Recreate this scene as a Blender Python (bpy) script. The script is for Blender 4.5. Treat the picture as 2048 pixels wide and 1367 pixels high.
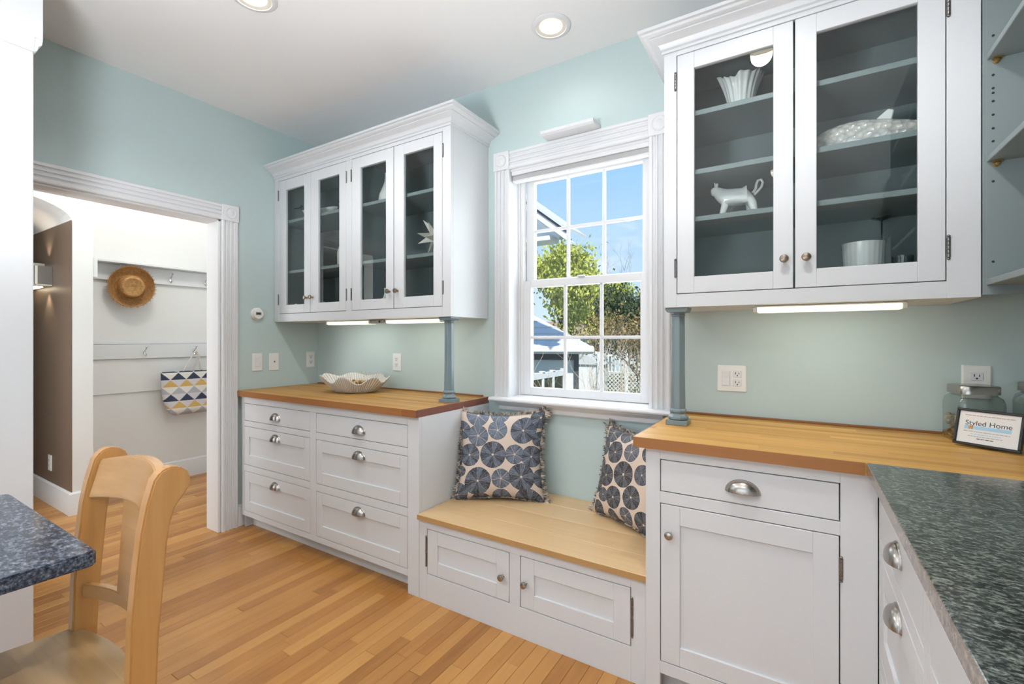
import bpy, bmesh, math, random
from mathutils import Vector, Matrix, Euler
R = math.radians
random.seed(7)
scn = bpy.context.scene
for o in list(bpy.data.objects):
    bpy.data.objects.remove(o)
COL = scn.collection

# ------------------------------------------------------------------ camera, world, lights, exposure
cam_d = bpy.data.cameras.new('camera'); cam = bpy.data.objects.new('camera', cam_d); COL.objects.link(cam)
cam.location = (3.2103, -2.2753, 1.2635)
cam.rotation_euler = (R(90), 0, 0.5563)
cam_d.sensor_width = 36; cam_d.lens = 925.11 / 2048 * 36
cam_d.shift_y = -(683.5 - 676.0) / 2048
cam_d.clip_start = .02; cam_d.clip_end = 400
scn.camera = cam
vs = scn.view_settings
vs.view_transform = 'Standard'; vs.look = 'None'; vs.gamma = 1; vs.use_curve_mapping = False
vs.exposure = 0.18

world = bpy.data.worlds.new('sky'); scn.world = world; world.use_nodes = True
nt = world.node_tree; nt.nodes.clear()
def wn(t): return nt.nodes.new(t)
tc = wn('ShaderNodeTexCoord'); sep = wn('ShaderNodeSeparateXYZ'); nt.links.new(tc.outputs['Generated'], sep.inputs[0])
rp = wn('ShaderNodeValToRGB'); nt.links.new(sep.outputs['Z'], rp.inputs[0])
el = rp.color_ramp.elements
el[0].position = 0.0; el[0].color = (.70, .82, .95, 1)
el[1].position = .9; el[1].color = (.16, .36, .80, 1)
e = el.new(.12); e.color = (.56, .75, .97, 1)
e = el.new(.34); e.color = (.34, .60, .95, 1)
mp = wn('ShaderNodeMapping'); mp.inputs['Scale'].default_value = (2.2, 2.2, 7.0); mp.inputs['Location'].default_value = (.35, .1, .3)
nt.links.new(tc.outputs['Generated'], mp.inputs[0])
nz = wn('ShaderNodeTexNoise'); nz.inputs['Scale'].default_value = 1.6; nz.inputs['Detail'].default_value = 7; nz.inputs['Roughness'].default_value = .55
nt.links.new(mp.outputs[0], nz.inputs['Vector'])
cr = wn('ShaderNodeValToRGB'); cr.color_ramp.elements[0].position = .56; cr.color_ramp.elements[1].position = .78
nt.links.new(nz.outputs['Fac'], cr.inputs[0])
mx = wn('ShaderNodeMix'); mx.data_type = 'RGBA'; mx.inputs[7].default_value = (.92, .95, 1, 1)
nt.links.new(cr.outputs[0], mx.inputs[0]); nt.links.new(rp.outputs[0], mx.inputs[6])
bgn = wn('ShaderNodeBackground'); bgn.inputs['Strength'].default_value = 1.0; nt.links.new(mx.outputs[2], bgn.inputs[0])
wo = wn('ShaderNodeOutputWorld'); nt.links.new(bgn.outputs[0], wo.inputs[0])

def lamp(name, kind, loc, rot, energy, color=(1, 1, 1), **kw):
    l = bpy.data.lights.new(name, kind); l.energy = energy; l.color = color
    for k, v in kw.items(): setattr(l, k, v)
    o = bpy.data.objects.new(name, l); COL.objects.link(o); o.location = loc; o.rotation_euler = rot
    return o
sun_dir = Vector((.42, -.62, .66))
lamp('sun', 'SUN', (0, 0, 20), sun_dir.to_track_quat('Z', 'Y').to_euler(), 4.4, (1, .95, .87), angle=R(1))
# added fill at the unseen rear opening, and daylight entering through the kitchen window
lamp('added_fill_rear', 'AREA', (2.55, -4.90, 1.22), (R(90), 0, 0), 18, (.97, .985, 1), shape='RECTANGLE', size=2.6, size_y=1.6)
lamp('daylight_kitchen_window', 'AREA', (2.187, .30, 1.6), (R(-90), 0, 0), 12, (.95, .98, 1), shape='RECTANGLE', size=.66, size_y=1.2)

# ------------------------------------------------------------------ material helpers
MATS = {}
class NT:
    def __init__(s, name):
        m = bpy.data.materials.new(name); m.use_nodes = True; s.m = m; s.t = m.node_tree
        s.b = s.t.nodes['Principled BSDF']; s.out = s.t.nodes['Material Output']; MATS[name] = m
    def n(s, t, **kw):
        x = s.t.nodes.new(t)
        for k, v in kw.items(): setattr(x, k, v)
        return x
    def l(s, a, b): s.t.links.new(a, b)
    def math(s, op, a, b=None, c=None):
        x = s.n('ShaderNodeMath', operation=op)
        for i, v in enumerate((a, b, c)):
            if v is None: continue
            if isinstance(v, (int, float)): x.inputs[i].default_value = v
            else: s.l(v, x.inputs[i])
        return x.outputs[0]
    def mix(s, fac, a, b):
        x = s.n('ShaderNodeMix', data_type='RGBA')
        for i, v in ((0, fac), (6, a), (7, b)):
            if isinstance(v, (int, float)): x.inputs[i].default_value = v
            elif isinstance(v, tuple): x.inputs[i].default_value = (*v[:3], 1)
            else: s.l(v, x.inputs[i])
        return x.outputs[2]
    def ramp(s, fac, stops):
        x = s.n('ShaderNodeValToRGB'); e = x.color_ramp.elements
        e[0].position, e[0].color = stops[0][0], (*stops[0][1], 1)
        e[1].position, e[1].color = stops[-1][0], (*stops[-1][1], 1)
        for p, c in stops[1:-1]:
            q = e.new(p); q.color = (*c, 1)
        s.l(fac, x.inputs[0]); return x.outputs[0]
    def noise(s, vec, scale, detail=3, rough=.5):
        x = s.n('ShaderNodeTexNoise'); x.inputs['Scale'].default_value = scale; x.inputs['Detail'].default_value = detail
        x.inputs['Roughness'].default_value = rough
        if vec is not None: s.l(vec, x.inputs['Vector'])
        return x.outputs['Fac']
    def mapping(s, vec, scale=(1, 1, 1), loc=(0, 0, 0), rot=(0, 0, 0)):
        x = s.n('ShaderNodeMapping'); x.inputs['Scale'].default_value = scale; x.inputs['Location'].default_value = loc; x.inputs['Rotation'].default_value = rot
        s.l(vec, x.inputs[0]); return x.outputs[0]
    def obj(s): return s.n('ShaderNodeTexCoord').outputs['Object']
    def pos(s): return s.n('ShaderNodeNewGeometry').outputs['Position']
    def bump(s, h, strength=.1, dist=.002):
        x = s.n('ShaderNodeBump'); x.inputs['Strength'].default_value = strength; x.inputs['Distance'].default_value = dist
        s.l(h, x.inputs['Height']); s.l(x.outputs[0], s.b.inputs['Normal'])
    def col(s, v):
        if isinstance(v, tuple): s.b.inputs['Base Color'].default_value = (*v[:3], 1)
        else: s.l(v, s.b.inputs['Base Color'])
    def rough(s, v): s.b.inputs['Roughness'].default_value = v
def paint(name, c, rough=.4, var=.03, bumps=.03, metal=0, coat=0):
    k = NT(name); p = k.obj()
    k.col(k.mix(k.noise(p, 2.5, 3), tuple(x * (1 - var) for x in c), tuple(min(1, x * (1 + var)) for x in c)))
    k.rough(rough); k.b.inputs['Metallic'].default_value = metal; k.b.inputs['Coat Weight'].default_value = coat
    if bumps: k.bump(k.noise(p, 160, 2), bumps, .001)
    return k.m
def emit(name, c, strength):
    k = NT(name); p = k.obj()
    k.col(k.mix(k.noise(p, 3), tuple(c), tuple(x * .97 for x in c)))
    k.l(k.mix(k.noise(p, 3), tuple(c), tuple(x * .97 for x in c)), k.b.inputs['Emission Color']); k.b.inputs['Emission Strength'].default_value = strength
    return k.m
def glass(name, tint=(.97, .985, .98), ior=1.45, rough=0, gain=1.0, edge=None):
    k = NT(name)
    k.t.nodes.remove(k.b)
    tr = k.n('ShaderNodeBsdfTransparent'); tr.inputs[0].default_value = (*tint, 1)
    if edge:
        lw = k.n('ShaderNodeLayerWeight'); lw.inputs[0].default_value = .35; k.l(k.mix(lw.outputs['Facing'], tint, edge), tr.inputs[0])
    gl = k.n('ShaderNodeBsdfGlossy'); gl.inputs['Roughness'].default_value = rough; gl.inputs[0].default_value = (.98, .99, 1, 1)
    fr = k.n('ShaderNodeFresnel'); fr.inputs[0].default_value = ior
    ms = k.n('ShaderNodeMixShader'); k.l(k.math('MULTIPLY', k.math('MULTIPLY', fr.outputs[0], gain), k.math('SUBTRACT', 1.0, k.n('ShaderNodeNewGeometry').outputs['Backfacing'])), ms.inputs[0]); k.l(tr.outputs[0], ms.inputs[1]); k.l(gl.outputs[0], ms.inputs[2])
    k.l(ms.outputs[0], k.out.inputs[0]); return k.m
def wood(name, stops, axis='x', stave=.04, length=.5, rough=.35, grain=1.0, coords='obj', jointdark=.0, vary=1.0, coat=.0):
    """strip wood: every stave has its own tone, grain runs along axis"""
    k = NT(name); p = k.obj() if coords == 'obj' else k.pos()
    sp = k.n('ShaderNodeSeparateXYZ'); k.l(p, sp.inputs[0])
    ax = {'x': 0, 'y': 1, 'z': 2}[axis]; ac = {'x': 1, 'y': 0, 'z': 0}[axis]
    row = k.math('FLOOR', k.math('DIVIDE', sp.outputs[ac], stave))
    wr = k.n('ShaderNodeTexWhiteNoise', noise_dimensions='1D'); k.l(row, wr.inputs['W'])
    seg = k.math('FLOOR', k.math('ADD', k.math('DIVIDE', sp.outputs[ax], length), k.math('MULTIPLY', wr.outputs['Value'], 7.0)))
    cv = k.n('ShaderNodeCombineXYZ'); k.l(row, cv.inputs[0]); k.l(seg, cv.inputs[1])
    w2 = k.n('ShaderNodeTexWhiteNoise', noise_dimensions='2D'); k.l(cv.outputs[0], w2.inputs['Vector'])
    sc = [38, 38, 38]; sc[ax] = 2.2
    off = k.n('ShaderNodeVectorMath', operation='MULTIPLY_ADD'); k.l(w2.outputs['Color'], off.inputs[0]); off.inputs[1].default_value = (9, 9, 9); k.l(p, off.inputs[2])
    g = k.noise(k.mapping(off.outputs[0], tuple(sc)), grain, 5, .6)
    f = k.math('ADD', k.math('MULTIPLY', w2.outputs['Value'], .55 * vary), k.math('MULTIPLY', g, .9 - .45 * vary + .0))
    k.col(k.ramp(f, stops)); k.rough(rough); k.b.inputs['Coat Weight'].default_value = coat; k.b.inputs['Coat Roughness'].default_value = .25
    k.bump(g, .06, .001)
    return k.m

M = {}
M['cab'] = paint('cabinet_white_paint', (.675, .695, .72), .38, .015, 0)
M['trim'] = paint('trim_white_paint', (.755, .765, .785), .35, .015, 0)
M['wall'] = paint('pale_aqua_wall_paint', (.515, .625, .625), .55, .02, .06)
M['hallwall'] = paint('hall_white_wall_paint', (.80, .80, .80), .55, .02, .05)
M['ceil'] = paint('ceiling_white_paint', (.87, .87, .875), .7, .02, .05)
M['brown'] = paint('brown_satin_wall_paint', (.20, .145, .11), .38, .06, .1)
M['darkbrown'] = paint('dark_brown_paint', (.09, .065, .05), .4)
M['interior'] = paint('grey_blue_cabinet_interior', (.225, .27, .275), .42, .05)
M['post'] = paint('slate_blue_post_paint', (.185, .245, .27), .25, .04, .02)
M['nickel'] = paint('brushed_nickel', (.42, .40, .375), .26, .1, .02, 1)
M['chrome'] = paint('polished_chrome', (.68, .68, .69), .14, .05, 0, 1)
M['bronze'] = paint('aged_bronze_knob', (.30, .235, .18), .3, .15, .02, 1)
M['brass'] = paint('brass_peg', (.55, .36, .12), .35, .15, .02, 1)
M['hinge'] = paint('steel_hinge', (.26, .25, .24), .35, .15, .02, 1)
M['dark'] = paint('dark_recess', (.02, .02, .022), .6)
M['black'] = paint('black_paint', (.012, .012, .013), .35)
M['plastic'] = paint('white_plastic_plate', (.82, .82, .80), .3, .02, 0)
M['ceramic'] = paint('white_glazed_ceramic', (.80, .80, .78), .12, .03, 0, 0, .3)
M['cream'] = paint('cream_ceramic', (.70, .67, .60), .3, .05, .02)
M['glass'] = glass('window_pane_glass')
M['cabglass'] = glass('cabinet_pane_glass', (.90, .925, .925), 1.52, 0, 1.25)
M['jarglass'] = glass('jar_glass', (.93, .955, .95), 1.5, .02, 1.8, (.42, .50, .48))
M['shade'] = paint('white_blind_fabric', (.62, .62, .62), .8)
M['undercab'] = emit('lit_undercabinet_diffuser', (1, .99, .78), 1.15)
M['bulb'] = emit('lit_ceiling_bulb', (1, .90, .70), 6)
M['bulb_hall'] = emit('lit_sconce_lens', (1, .86, .62), 5)
M['butcher'] = wood('butcher_block_maple', [(0, (.26, .105, .018)), (.3, (.45, .215, .04)), (.65, (.62, .34, .08)), (1, (.76, .48, .15))], 'x', .038, .9, .5)
M['butcher_dark'] = wood('butcher_block_aged_maple', [(0, (.21, .085, .018)), (.3, (.34, .165, .035)), (.65, (.48, .26, .065)), (1, (.58, .345, .10))], 'x', .038, .9, .5)
M['butcher_edge'] = wood('butcher_block_oiled_edge', [(0, (.17, .055, .014)), (.5, (.29, .11, .03)), (1, (.40, .18, .055))], 'x', .3, 2.0, .35)
M['butcher_end'] = wood('butcher_block_end_grain', [(0, (.13, .045, .03)), (.5, (.25, .095, .065)), (1, (.36, .16, .11))], 'z', .038, .5, .35)
M['maple'] = wood('clear_maple_board', [(0, (.56, .36, .17)), (.5, (.68, .47, .25)), (1, (.76, .56, .33))], 'x', .16, 3, .3, vary=.6)
M['maple_edge'] = wood('maple_board_edge', [(0, (.40, .23, .09)), (1, (.56, .35, .15))], 'x', .3, 3, .35)
M['chairwood'] = wood('honey_maple_chair', [(0, (.40, .18, .05)), (.5, (.56, .29, .095)), (1, (.66, .38, .15))], 'z', .6, 3, .28, vary=.3, coat=.35)
M['chairrail'] = wood('honey_maple_chair_rail', [(0, (.40, .20, .065)), (.5, (.53, .29, .11)), (1, (.66, .39, .17))], 'x', .6, 3, .25, vary=.3, coat=.4)
M['chairseat'] = wood('worn_maple_seat', [(0, (.30, .185, .085)), (.5, (.46, .29, .13)), (1, (.62, .43, .22))], 'x', .3, 3, .3, vary=.3, coat=.3)
# hardwood strip floor: each plank is an object, tone from its own random number
k = NT('oak_strip_floor'); p = k.pos(); oi = k.n('ShaderNodeObjectInfo')
off = k.n('ShaderNodeVectorMath', operation='MULTIPLY_ADD'); cx = k.n('ShaderNodeCombineXYZ')
for i in range(3): k.l(oi.outputs['Random'], cx.inputs[i])
k.l(cx.outputs[0], off.inputs[0]); off.inputs[1].default_value = (31, 47, 13); k.l(p, off.inputs[2])
g = k.noise(k.mapping(off.outputs[0], (42, 2.4, 42)), 1.0, 5, .62)
g2 = k.noise(k.mapping(off.outputs[0], (9, 2.0, 9)), 1.3, 3, .6)
f = k.math('ADD', k.math('MULTIPLY', oi.outputs['Random'], .42), k.math('ADD', k.math('MULTIPLY', g, .36), k.math('MULTIPLY', g2, .24)))
k.col(k.ramp(f, [(.1, (.21, .08, .016)), (.36, (.40, .17, .038)), (.6, (.51, .245, .064)), (.9, (.62, .34, .105))]))
k.rough(.38); k.b.inputs['Coat Weight'].default_value = .18; k.b.inputs['Coat Roughness'].default_value = .2; k.bump(g, .05, .001)
M['floor'] = k.m
# granite
def granite(name, stops, sc, stretch):
    k = NT(name); p = k.obj()
    a = k.noise(k.mapping(p, stretch), sc, 6, .68)
    b = k.noise(p, sc * .16, 3, .5)
    f = k.math('ADD', k.math('MULTIPLY', a, .86), k.math('MULTIPLY', b, .16))
    k.col(k.ramp(f, stops)); k.rough(.16); k.b.inputs['Specular IOR Level'].default_value = .5
    return k.m
M['granite'] = granite('polished_grey_green_granite', [(.36, (.004, .006, .006)), (.46, (.022, .029, .028)), (.53, (.085, .10, .09)), (.62, (.20, .225, .20)), (.72, (.40, .43, .38))], 185, (.60, 1, 1))
M['granite_edge'] = granite('sawn_granite_edge', [(.35, (.10, .075, .06)), (.5, (.22, .175, .145)), (.7, (.42, .36, .31))], 70, (1, 1, 1))
M['granite_table'] = granite('polished_blue_grey_granite', [(.36, (.005, .007, .012)), (.47, (.028, .04, .07)), (.56, (.10, .125, .17)), (.66, (.27, .30, .35)), (.75, (.48, .50, .54))], 110, (.6, 1, 1))

# ------------------------------------------------------------------ mesh helpers
class MB:
    def __init__(s, o=(0, 0, 0)): s.v = []; s.f = []; s.o = Vector(o)
    def add(s, vs, fs):
        n = len(s.v); s.v += [tuple(Vector(q) - s.o) for q in vs]; s.f += [tuple(i + n for i in q) for q in fs]; return s
    def box(s, x0, x1, y0, y1, z0, z1):
        return s.add([(x0, y0, z0), (x1, y0, z0), (x1, y1, z0), (x0, y1, z0), (x0, y0, z1), (x1, y0, z1), (x1, y1, z1), (x0, y1, z1)],
                     [(0, 3, 2, 1), (4, 5, 6, 7), (0, 1, 5, 4), (1, 2, 6, 5), (2, 3, 7, 6), (3, 0, 4, 7)])
    def prism(s, prof, fn, a, b):
        """prof: 2-D loop, fn(p, q, t) -> xyz, extruded from t=a to t=b"""
        n = len(prof)
        vs = [fn(p, q, a) for p, q in prof] + [fn(p, q, b) for p, q in prof]
        return s.add(vs, [tuple(range(n))[::-1], tuple(range(n, 2 * n))] + [(i, (i + 1) % n, n + (i + 1) % n, n + i) for i in range(n)])
    def lathe(s, prof, fn, n=24, cap=True):
        """prof: (radius, height) list, fn(a, b, h) -> xyz"""
        m = len(prof); vs = []
        for r, h in prof:
            for i in range(n):
                t = 2 * math.pi * i / n; vs.append(fn(r * math.cos(t), r * math.sin(t), h))
        fs = [(j * n + i, j * n + (i + 1) % n, (j + 1) * n + (i + 1) % n, (j + 1) * n + i) for j in range(m - 1) for i in range(n)]
        if cap: fs += [tuple(range(n))[::-1], tuple(range((m - 1) * n, m * n))]
        return s.add(vs, fs)
    def tube(s, pts, r, n=8):
        pts = [Vector(p) for p in pts]; vs = []; fs = []
        rr = r if isinstance(r, (list, tuple)) else [r] * len(pts)
        up = None
        for i, p in enumerate(pts):
            d = (pts[min(i + 1, len(pts) - 1)] - pts[max(i - 1, 0)]).normalized()
            if up is None:
                up = Vector((0, 0, 1)) if abs(d.z) < .9 else Vector((1, 0, 0))
            u = d.cross(up).normalized(); w = u.cross(d).normalized(); up = w
            for j in range(n):
                t = 2 * math.pi * j / n; vs.append(p + (u * math.cos(t) + w * math.sin(t)) * rr[i])
        for i in range(len(pts) - 1):
            for j in range(n): fs.append((i * n + j, i * n + (j + 1) % n, (i + 1) * n + (j + 1) % n, (i + 1) * n + j))
        fs += [tuple(range(n))[::-1], tuple(range((len(pts) - 1) * n, len(pts) * n))]
        return s.add(vs, fs)
    def grid(s, pts, nu, nv, closeu=False):
        fs = [(i * nv + j, i * nv + j + 1, ((i + 1) % nu) * nv + j + 1, ((i + 1) % nu) * nv + j) for i in range(nu if closeu else nu - 1) for j in range(nv - 1)]
        return s.add(pts, fs)
    def mesh(s, name, mat, bevel=0, smooth=False, seg=1, fix=True):
        me = bpy.data.meshes.new(name); me.from_pydata(s.v, [], s.f)
        bm = bmesh.new(); bm.from_mesh(me)
        if fix: bmesh.ops.recalc_face_normals(bm, faces=bm.faces)
        if bevel: bmesh.ops.bevel(bm, geom=[e for e in bm.edges if len(e.link_faces) == 2 and e.calc_face_angle(0) > .5], offset=bevel, segments=seg, affect='EDGES', clamp_overlap=True)
        if smooth:
            for f in bm.faces: f.smooth = True
            for e in bm.edges:
                if len(e.link_faces) == 2 and e.calc_face_angle(0) > smooth_angle(smooth): e.smooth = False
        bm.to_mesh(me); bm.free()
        if mat: me.materials.append(mat)
        return me
    def build(s, name, mat, parent=None, bevel=0, smooth=False, seg=1, at=None, fix=True):
        return link(name, s.mesh(name, mat, bevel, smooth, seg, fix), parent, at)
def smooth_angle(s): return R(40) if s is True else s
def link(name, me, parent=None, at=None, rot=None):
    o = bpy.data.objects.new(name, me); COL.objects.link(o)
    if parent is not None: o.parent = parent
    if at is not None: o.location = at
    if rot is not None: o.rotation_euler = rot
    return o
def tag(o, label, cat=None, group=None, kind=None):
    o['label'] = label
    if cat: o['category'] = cat
    if group: o['group'] = group
    if kind: o['kind'] = kind
    return o
def thing(name, label, cat, loc=(0, 0, 0), rz=0, group=None, kind=None, rot=None):
    o = bpy.data.objects.new(name, None); COL.objects.link(o); o.location = loc; o.rotation_euler = rot if rot else (0, 0, rz)
    o.empty_display_size = .1
    return tag(o, label, cat, group, kind)
def copy_tree(o, parent=None):
    c = o.copy(); COL.objects.link(c); c.parent = parent
    for ch in list(o.children): copy_tree(ch, c)
    return c
XYZ = lambda a, b, h: (a, b, h)

# ------------------------------------------------------------------ room shell
CEIL = 2.7617
WT = .16
WX0, WX1, WZ0, WZ1 = 1.786, 2.588, .905, 2.243       # kitchen window opening
DY0, DY1, DZ = -1.655, -.716, 2.03                      # doorway in left wall
m = MB(); m.box(-.14, WX0 - .016, 0, WT, -.05, CEIL + .05).box(WX1 + .016, 4.14, 0, WT, -.05, CEIL + .05).box(WX0 - .016, WX1 + .016, 0, WT, -.05, .899).box(WX0 - .016, WX1 + .016, 0, WT, WZ1 + .02, CEIL + .05)
tag(m.build('wall_back', M['wall']), 'pale aqua painted wall around the kitchen window', 'wall', kind='structure')
m = MB(); m.box(-.14, 0, DY1, 0, -.05, CEIL + .05).box(-.14, 0, -5, DY0, -.05, CEIL + .05).box(-.14, 0, DY0, DY1, DZ + .015, CEIL + .05)
tag(m.build('wall_left', M['wall']), 'pale aqua painted wall with the cased hall doorway', 'wall', kind='structure')
m = MB(); m.box(4.0, 4.14, -5, 0, -.05, CEIL + .05)
tag(m.build('wall_right', M['wall']), 'pale aqua painted wall behind the granite counter run', 'wall', kind='structure')
m = MB(); m.box(-.14, 1.2, -5.14, -5, -.05, CEIL + .05).box(3.9, 4.14, -5.14, -5, -.05, CEIL + .05).box(1.2, 3.9, -5.14, -5, -.05, .4).box(1.2, 3.9, -5.14, -5, 2.06, CEIL + .05)  # unseen rear wall; the window opening is added to let light in
tag(m.build('wall_rear', M['wall']), 'pale aqua wall behind the viewer with a wide opening added for light', 'wall', kind='structure')
m = MB(); m.box(-.14, 4.14, -5.14, .16, CEIL, CEIL + .12)
tag(m.build('ceiling', M['ceil']), 'flat white painted kitchen ceiling', 'ceiling', kind='structure')
# floor: slab with separate hardwood strips
fl = MB().box(-2.6, 4.14, -5.14, .16, -.12, -.019).build('floor', M['darkbrown'])
tag(fl, 'honey coloured narrow strip hardwood floor', 'floor', kind='structure')
PW = .0575
plank_me = MB().box(-.5, .5, -.5, .5, -1, 0).mesh('plank', M['floor'])
def plank_mesh(w, l):
    key = (round(w, 4), round(l, 2))
    if key not in PL:
        PL[key] = MB().box(-w / 2 + .0004, w / 2 - .0004, -l / 2 + .0004, l / 2 - .0004, -.018, 0).mesh('plank', M['floor'], .0012)
    return PL[key]
PL = {}
rng = random.Random(3)
rest = MB()
npl = 0
for i in range(18): rest.box(-1.56 - (i + 1) * PW + .0004, -1.56 - i * PW - .0004, -2.2, -1.0, -.018, 0)
x = -1.56
while x < 3.40:
    y = -5.0 + rng.uniform(-.5, 0)
    ytop = -.03 if x < -.14 else -.30
    cuts = []
    while y < ytop:
        L = rng.choice([.5, .7, .9, 1.1, 1.4, 1.7]); cuts.append((y, min(y + L, ytop))); y += L
    for a, b in cuts:
        xc, L = x + PW / 2, b - a
        vis = b > -2.3 and L > .05 and not (x < 0 and (b < -1.75)) and not (x > 1.2 and b < -1.6 and x > 2.75)
        if vis and npl < 290:
            lq = round(L, 2)
            link('plank', plank_mesh(PW, L), fl, (xc, (a + b) / 2, 0)); npl += 1
        else:
            rest.box(x + .0004, x + PW - .0004, a + .0004, b - .0004, -.018, 0)
    x += PW
rest.box(3.40, 4.0, -5, -.3, -.018, -.001)
o = rest.build('plank_field', M['floor'], fl); o['kind'] = 'stuff'

# fluted casing profile across width w (0..w), depth toward viewer
def flute(w, d=.021, n=3):
    pts = [(0, 0), (0, d * .8), (.006, d), (w * .14, d)]
    fw = w * .72 / n
    for i in range(n):
        a = w * .14 + i * fw
        pts += [(a + fw * .12, d * 1.0), (a + fw * .25, d * .62), (a + fw * .5, d * .45), (a + fw * .75, d * .62), (a + fw * .88, d * 1.0)]
    pts += [(w * .86, d), (w - .006, d), (w, d * .8), (w, 0)]
    return pts
def rosette(par, fn, s):
    """square corner block with turned rings; fn(a, b, h) -> xyz, a,b across, h out of the wall"""
    m = MB(); h = s / 2
    m.prism([(-h, -h), (h, -h), (h, h), (-h, h)], lambda p, q, t: fn(p, q, t), 0, .026)
    o = m.build('rosette_block', M['trim'], par, .002)
    m = MB(); m.lathe([(.036, .0255), (.036, .030), (.033, .032), (.028, .028), (.022, .0275), (.016, .031), (.008, .034), (.001, .0345)], fn, 28)
    m.build('rosette', M['trim'], o, smooth=True)

# doorway casing
d1 = thing('door_1', 'white fluted casing of the open hall doorway with corner rosettes', 'doorway', (0, -1.19, 0), kind='structure')
O = (0, -1.19, 0)
for ya in (-.715, DY0 - .001 + .001):
    y0 = ya if ya > -1 else ya - .102
    MB(O).prism(flute(.102), lambda p, q, t: (q, y0 + p, t), 0, 2.036).build('casing_leg', M['trim'], d1, smooth=R(25))
MB(O).prism(flute(.102), lambda p, q, t: (q, t, 2.036 + p), DY0, DY1).build('head_casing', M['trim'], d1, smooth=R(25))
for yc in (-.664, DY0 - .051):
    rosette(d1, lambda a, b, h: (h - O[0], yc + a - O[1], 2.087 + b - O[2]), .106)
for a, b in ((DY1 - .0, DY1 + .0), ):
    MB(O).box(-.142, .004, DY1 - .018, DY1 - .0005, 0, DZ + .012).build('jamb', M['trim'], d1, .002)
    MB(O).box(-.142, .004, DY0 + .0005, DY0 + .018, 0, DZ + .012).build('jamb', M['trim'], d1, .002)
    MB(O).box(-.142, .004, DY0 + .0005, DY1 - .0005, DZ - .006, DZ + .012).build('head_jamb', M['trim'], d1, .002)
m = MB().box(.0005, .016, -.612, -.54, 0, .13).box(.0005, .010, -.612, -.54, .13, .145)
tag(m.build('baseboard_left', M['trim'], bevel=.002), 'short white baseboard between doorway casing and drawer cabinet', 'baseboard', kind='structure')

# pier and beam at the left edge
m = MB().box(.50, .68, -4.2, -1.73, 0, 2.395)
tag(m.build('wall_pier', M['trim'], bevel=.003), 'white painted wall end at the left edge of the room', 'pier', kind='structure')
m = MB().box(.478, .702, -4.2, -1.708, 2.425, CEIL)
m.prism([(0, 2.375), (.006, 2.375), (.010, 2.395), (.020, 2.405), (.022, 2.425), (0, 2.425)], lambda p, q, t: (.68 + p, t, q), -4.2, -1.73 + .0)
m.prism([(0, 2.375), (.006, 2.375), (.010, 2.395), (.020, 2.405), (.022, 2.425), (0, 2.425)], lambda p, q, t: (t, -1.73 + p, q), .50, .70)
tag(m.build('trim_1', M['trim'], bevel=.0015), 'white boxed beam with a small bed moulding over the wall end', 'beam', kind='structure')

# ------------------------------------------------------------------ kitchen window
win = thing('window_1', 'white double hung window with fluted casing above the bench', 'window', (2.187, 0, .9), kind='structure')
O = (2.187, 0, .9)
for x0 in (1.684, 2.588):
    MB(O).prism(flute(.102), lambda p, q, t: (x0 + p, -q, t), .923, 2.240).build('casing_leg', M['trim'], win, smooth=R(25))
MB(O).prism(flute(.102), lambda p, q, t: (t, -q, 2.240 + p), WX0, WX1).build('head_casing', M['trim'], win, smooth=R(25))
for xc in (1.735, 2.639):
    rosette(win, lambda a, b, h: (xc + a - O[0], -h - O[1], 2.292 + b - O[2]), .106)
# jambs and liners
m = MB(O); m.box(WX0 - .015, WX0, 0, WT, .9, 2.25).box(WX1, WX1 + .015, 0, WT, .9, 2.25).box(WX0, WX1, 0, WT, 2.228, 2.25)
m.box(WX0, WX0 + .012, .085, .095, .92, 2.23).box(WX1 - .012, WX1, .085, .095, .92, 2.23).box(WX0, WX0 + .02, .135, .145, .92, 2.23).box(WX1 - .02, WX1, .135, .145, .92, 2.23)
m.build('jamb', M['trim'], win, .001)
# stool and apron
m = MB(O)
m.prism([(.14, .900), (-.062, .900), (-.070, .905), (-.072, .912), (-.069, .919), (-.062, .923), (.0, .923), (.14, .930)], lambda p, q, t: (t, p, q), WX0, WX1)
m.prism([(0, .900), (-.062, .900), (-.070, .905), (-.072, .912), (-.069, .919), (-.062, .923), (.0, .923)], lambda p, q, t: (t, p, q), 1.676, WX0)
m.prism([(0, .900), (-.062, .900), (-.070, .905), (-.072, .912), (-.069, .919), (-.062, .923), (.0, .923)], lambda p, q, t: (t, p, q), WX1, 2.70)
m.build('sill', M['trim'], win)
m = MB(O); m.prism([(0, .847), (-.012, .847), (-.016, .853), (-.016, .872), (-.022, .876), (-.030, .884), (-.042, .889), (-.046, .900), (0, .900)], lambda p, q, t: (t, p, q), 1.718, 2.66)
m.build('apron', M['trim'], win)
def sash(name, y, z0, z1, gz0, gz1):
    """one sash: frame, muntins, six panes; glass x 1.868..2.513"""
    gx0, gx1 = 1.866, 2.514
    m = MB(O); m.box(1.815, gx0, y, y + .035, z0, z1).box(gx1, 2.562, y, y + .035, z0, z1).box(gx0, gx1, y, y + .035, gz1, z1).box(gx0, gx1, y, y + .035, z0, gz0)
    s = m.build(name, M['trim'], win, .002)
    xs = [gx0, gx0 + (gx1 - gx0) / 3, gx0 + (gx1 - gx0) * 2 / 3, gx1]; zm = (gz0 + gz1) / 2
    for xx in xs[1:3]: MB(O).box(xx - .009, xx + .009, y + .009, y + .026, gz0, gz1).build('muntin', M['trim'], s, .003)
    MB(O).box(gx0, gx1, y + .010, y + .025, zm - .009, zm + .009).build('muntin', M['trim'], s, .003)
    for i in range(3):
        for a, b in ((gz0, zm), (zm, gz1)):
            MB(O).box(xs[i], xs[i + 1], y + .016, y + .019, a, b).build('pane', M['glass'], s)
    return s
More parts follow.
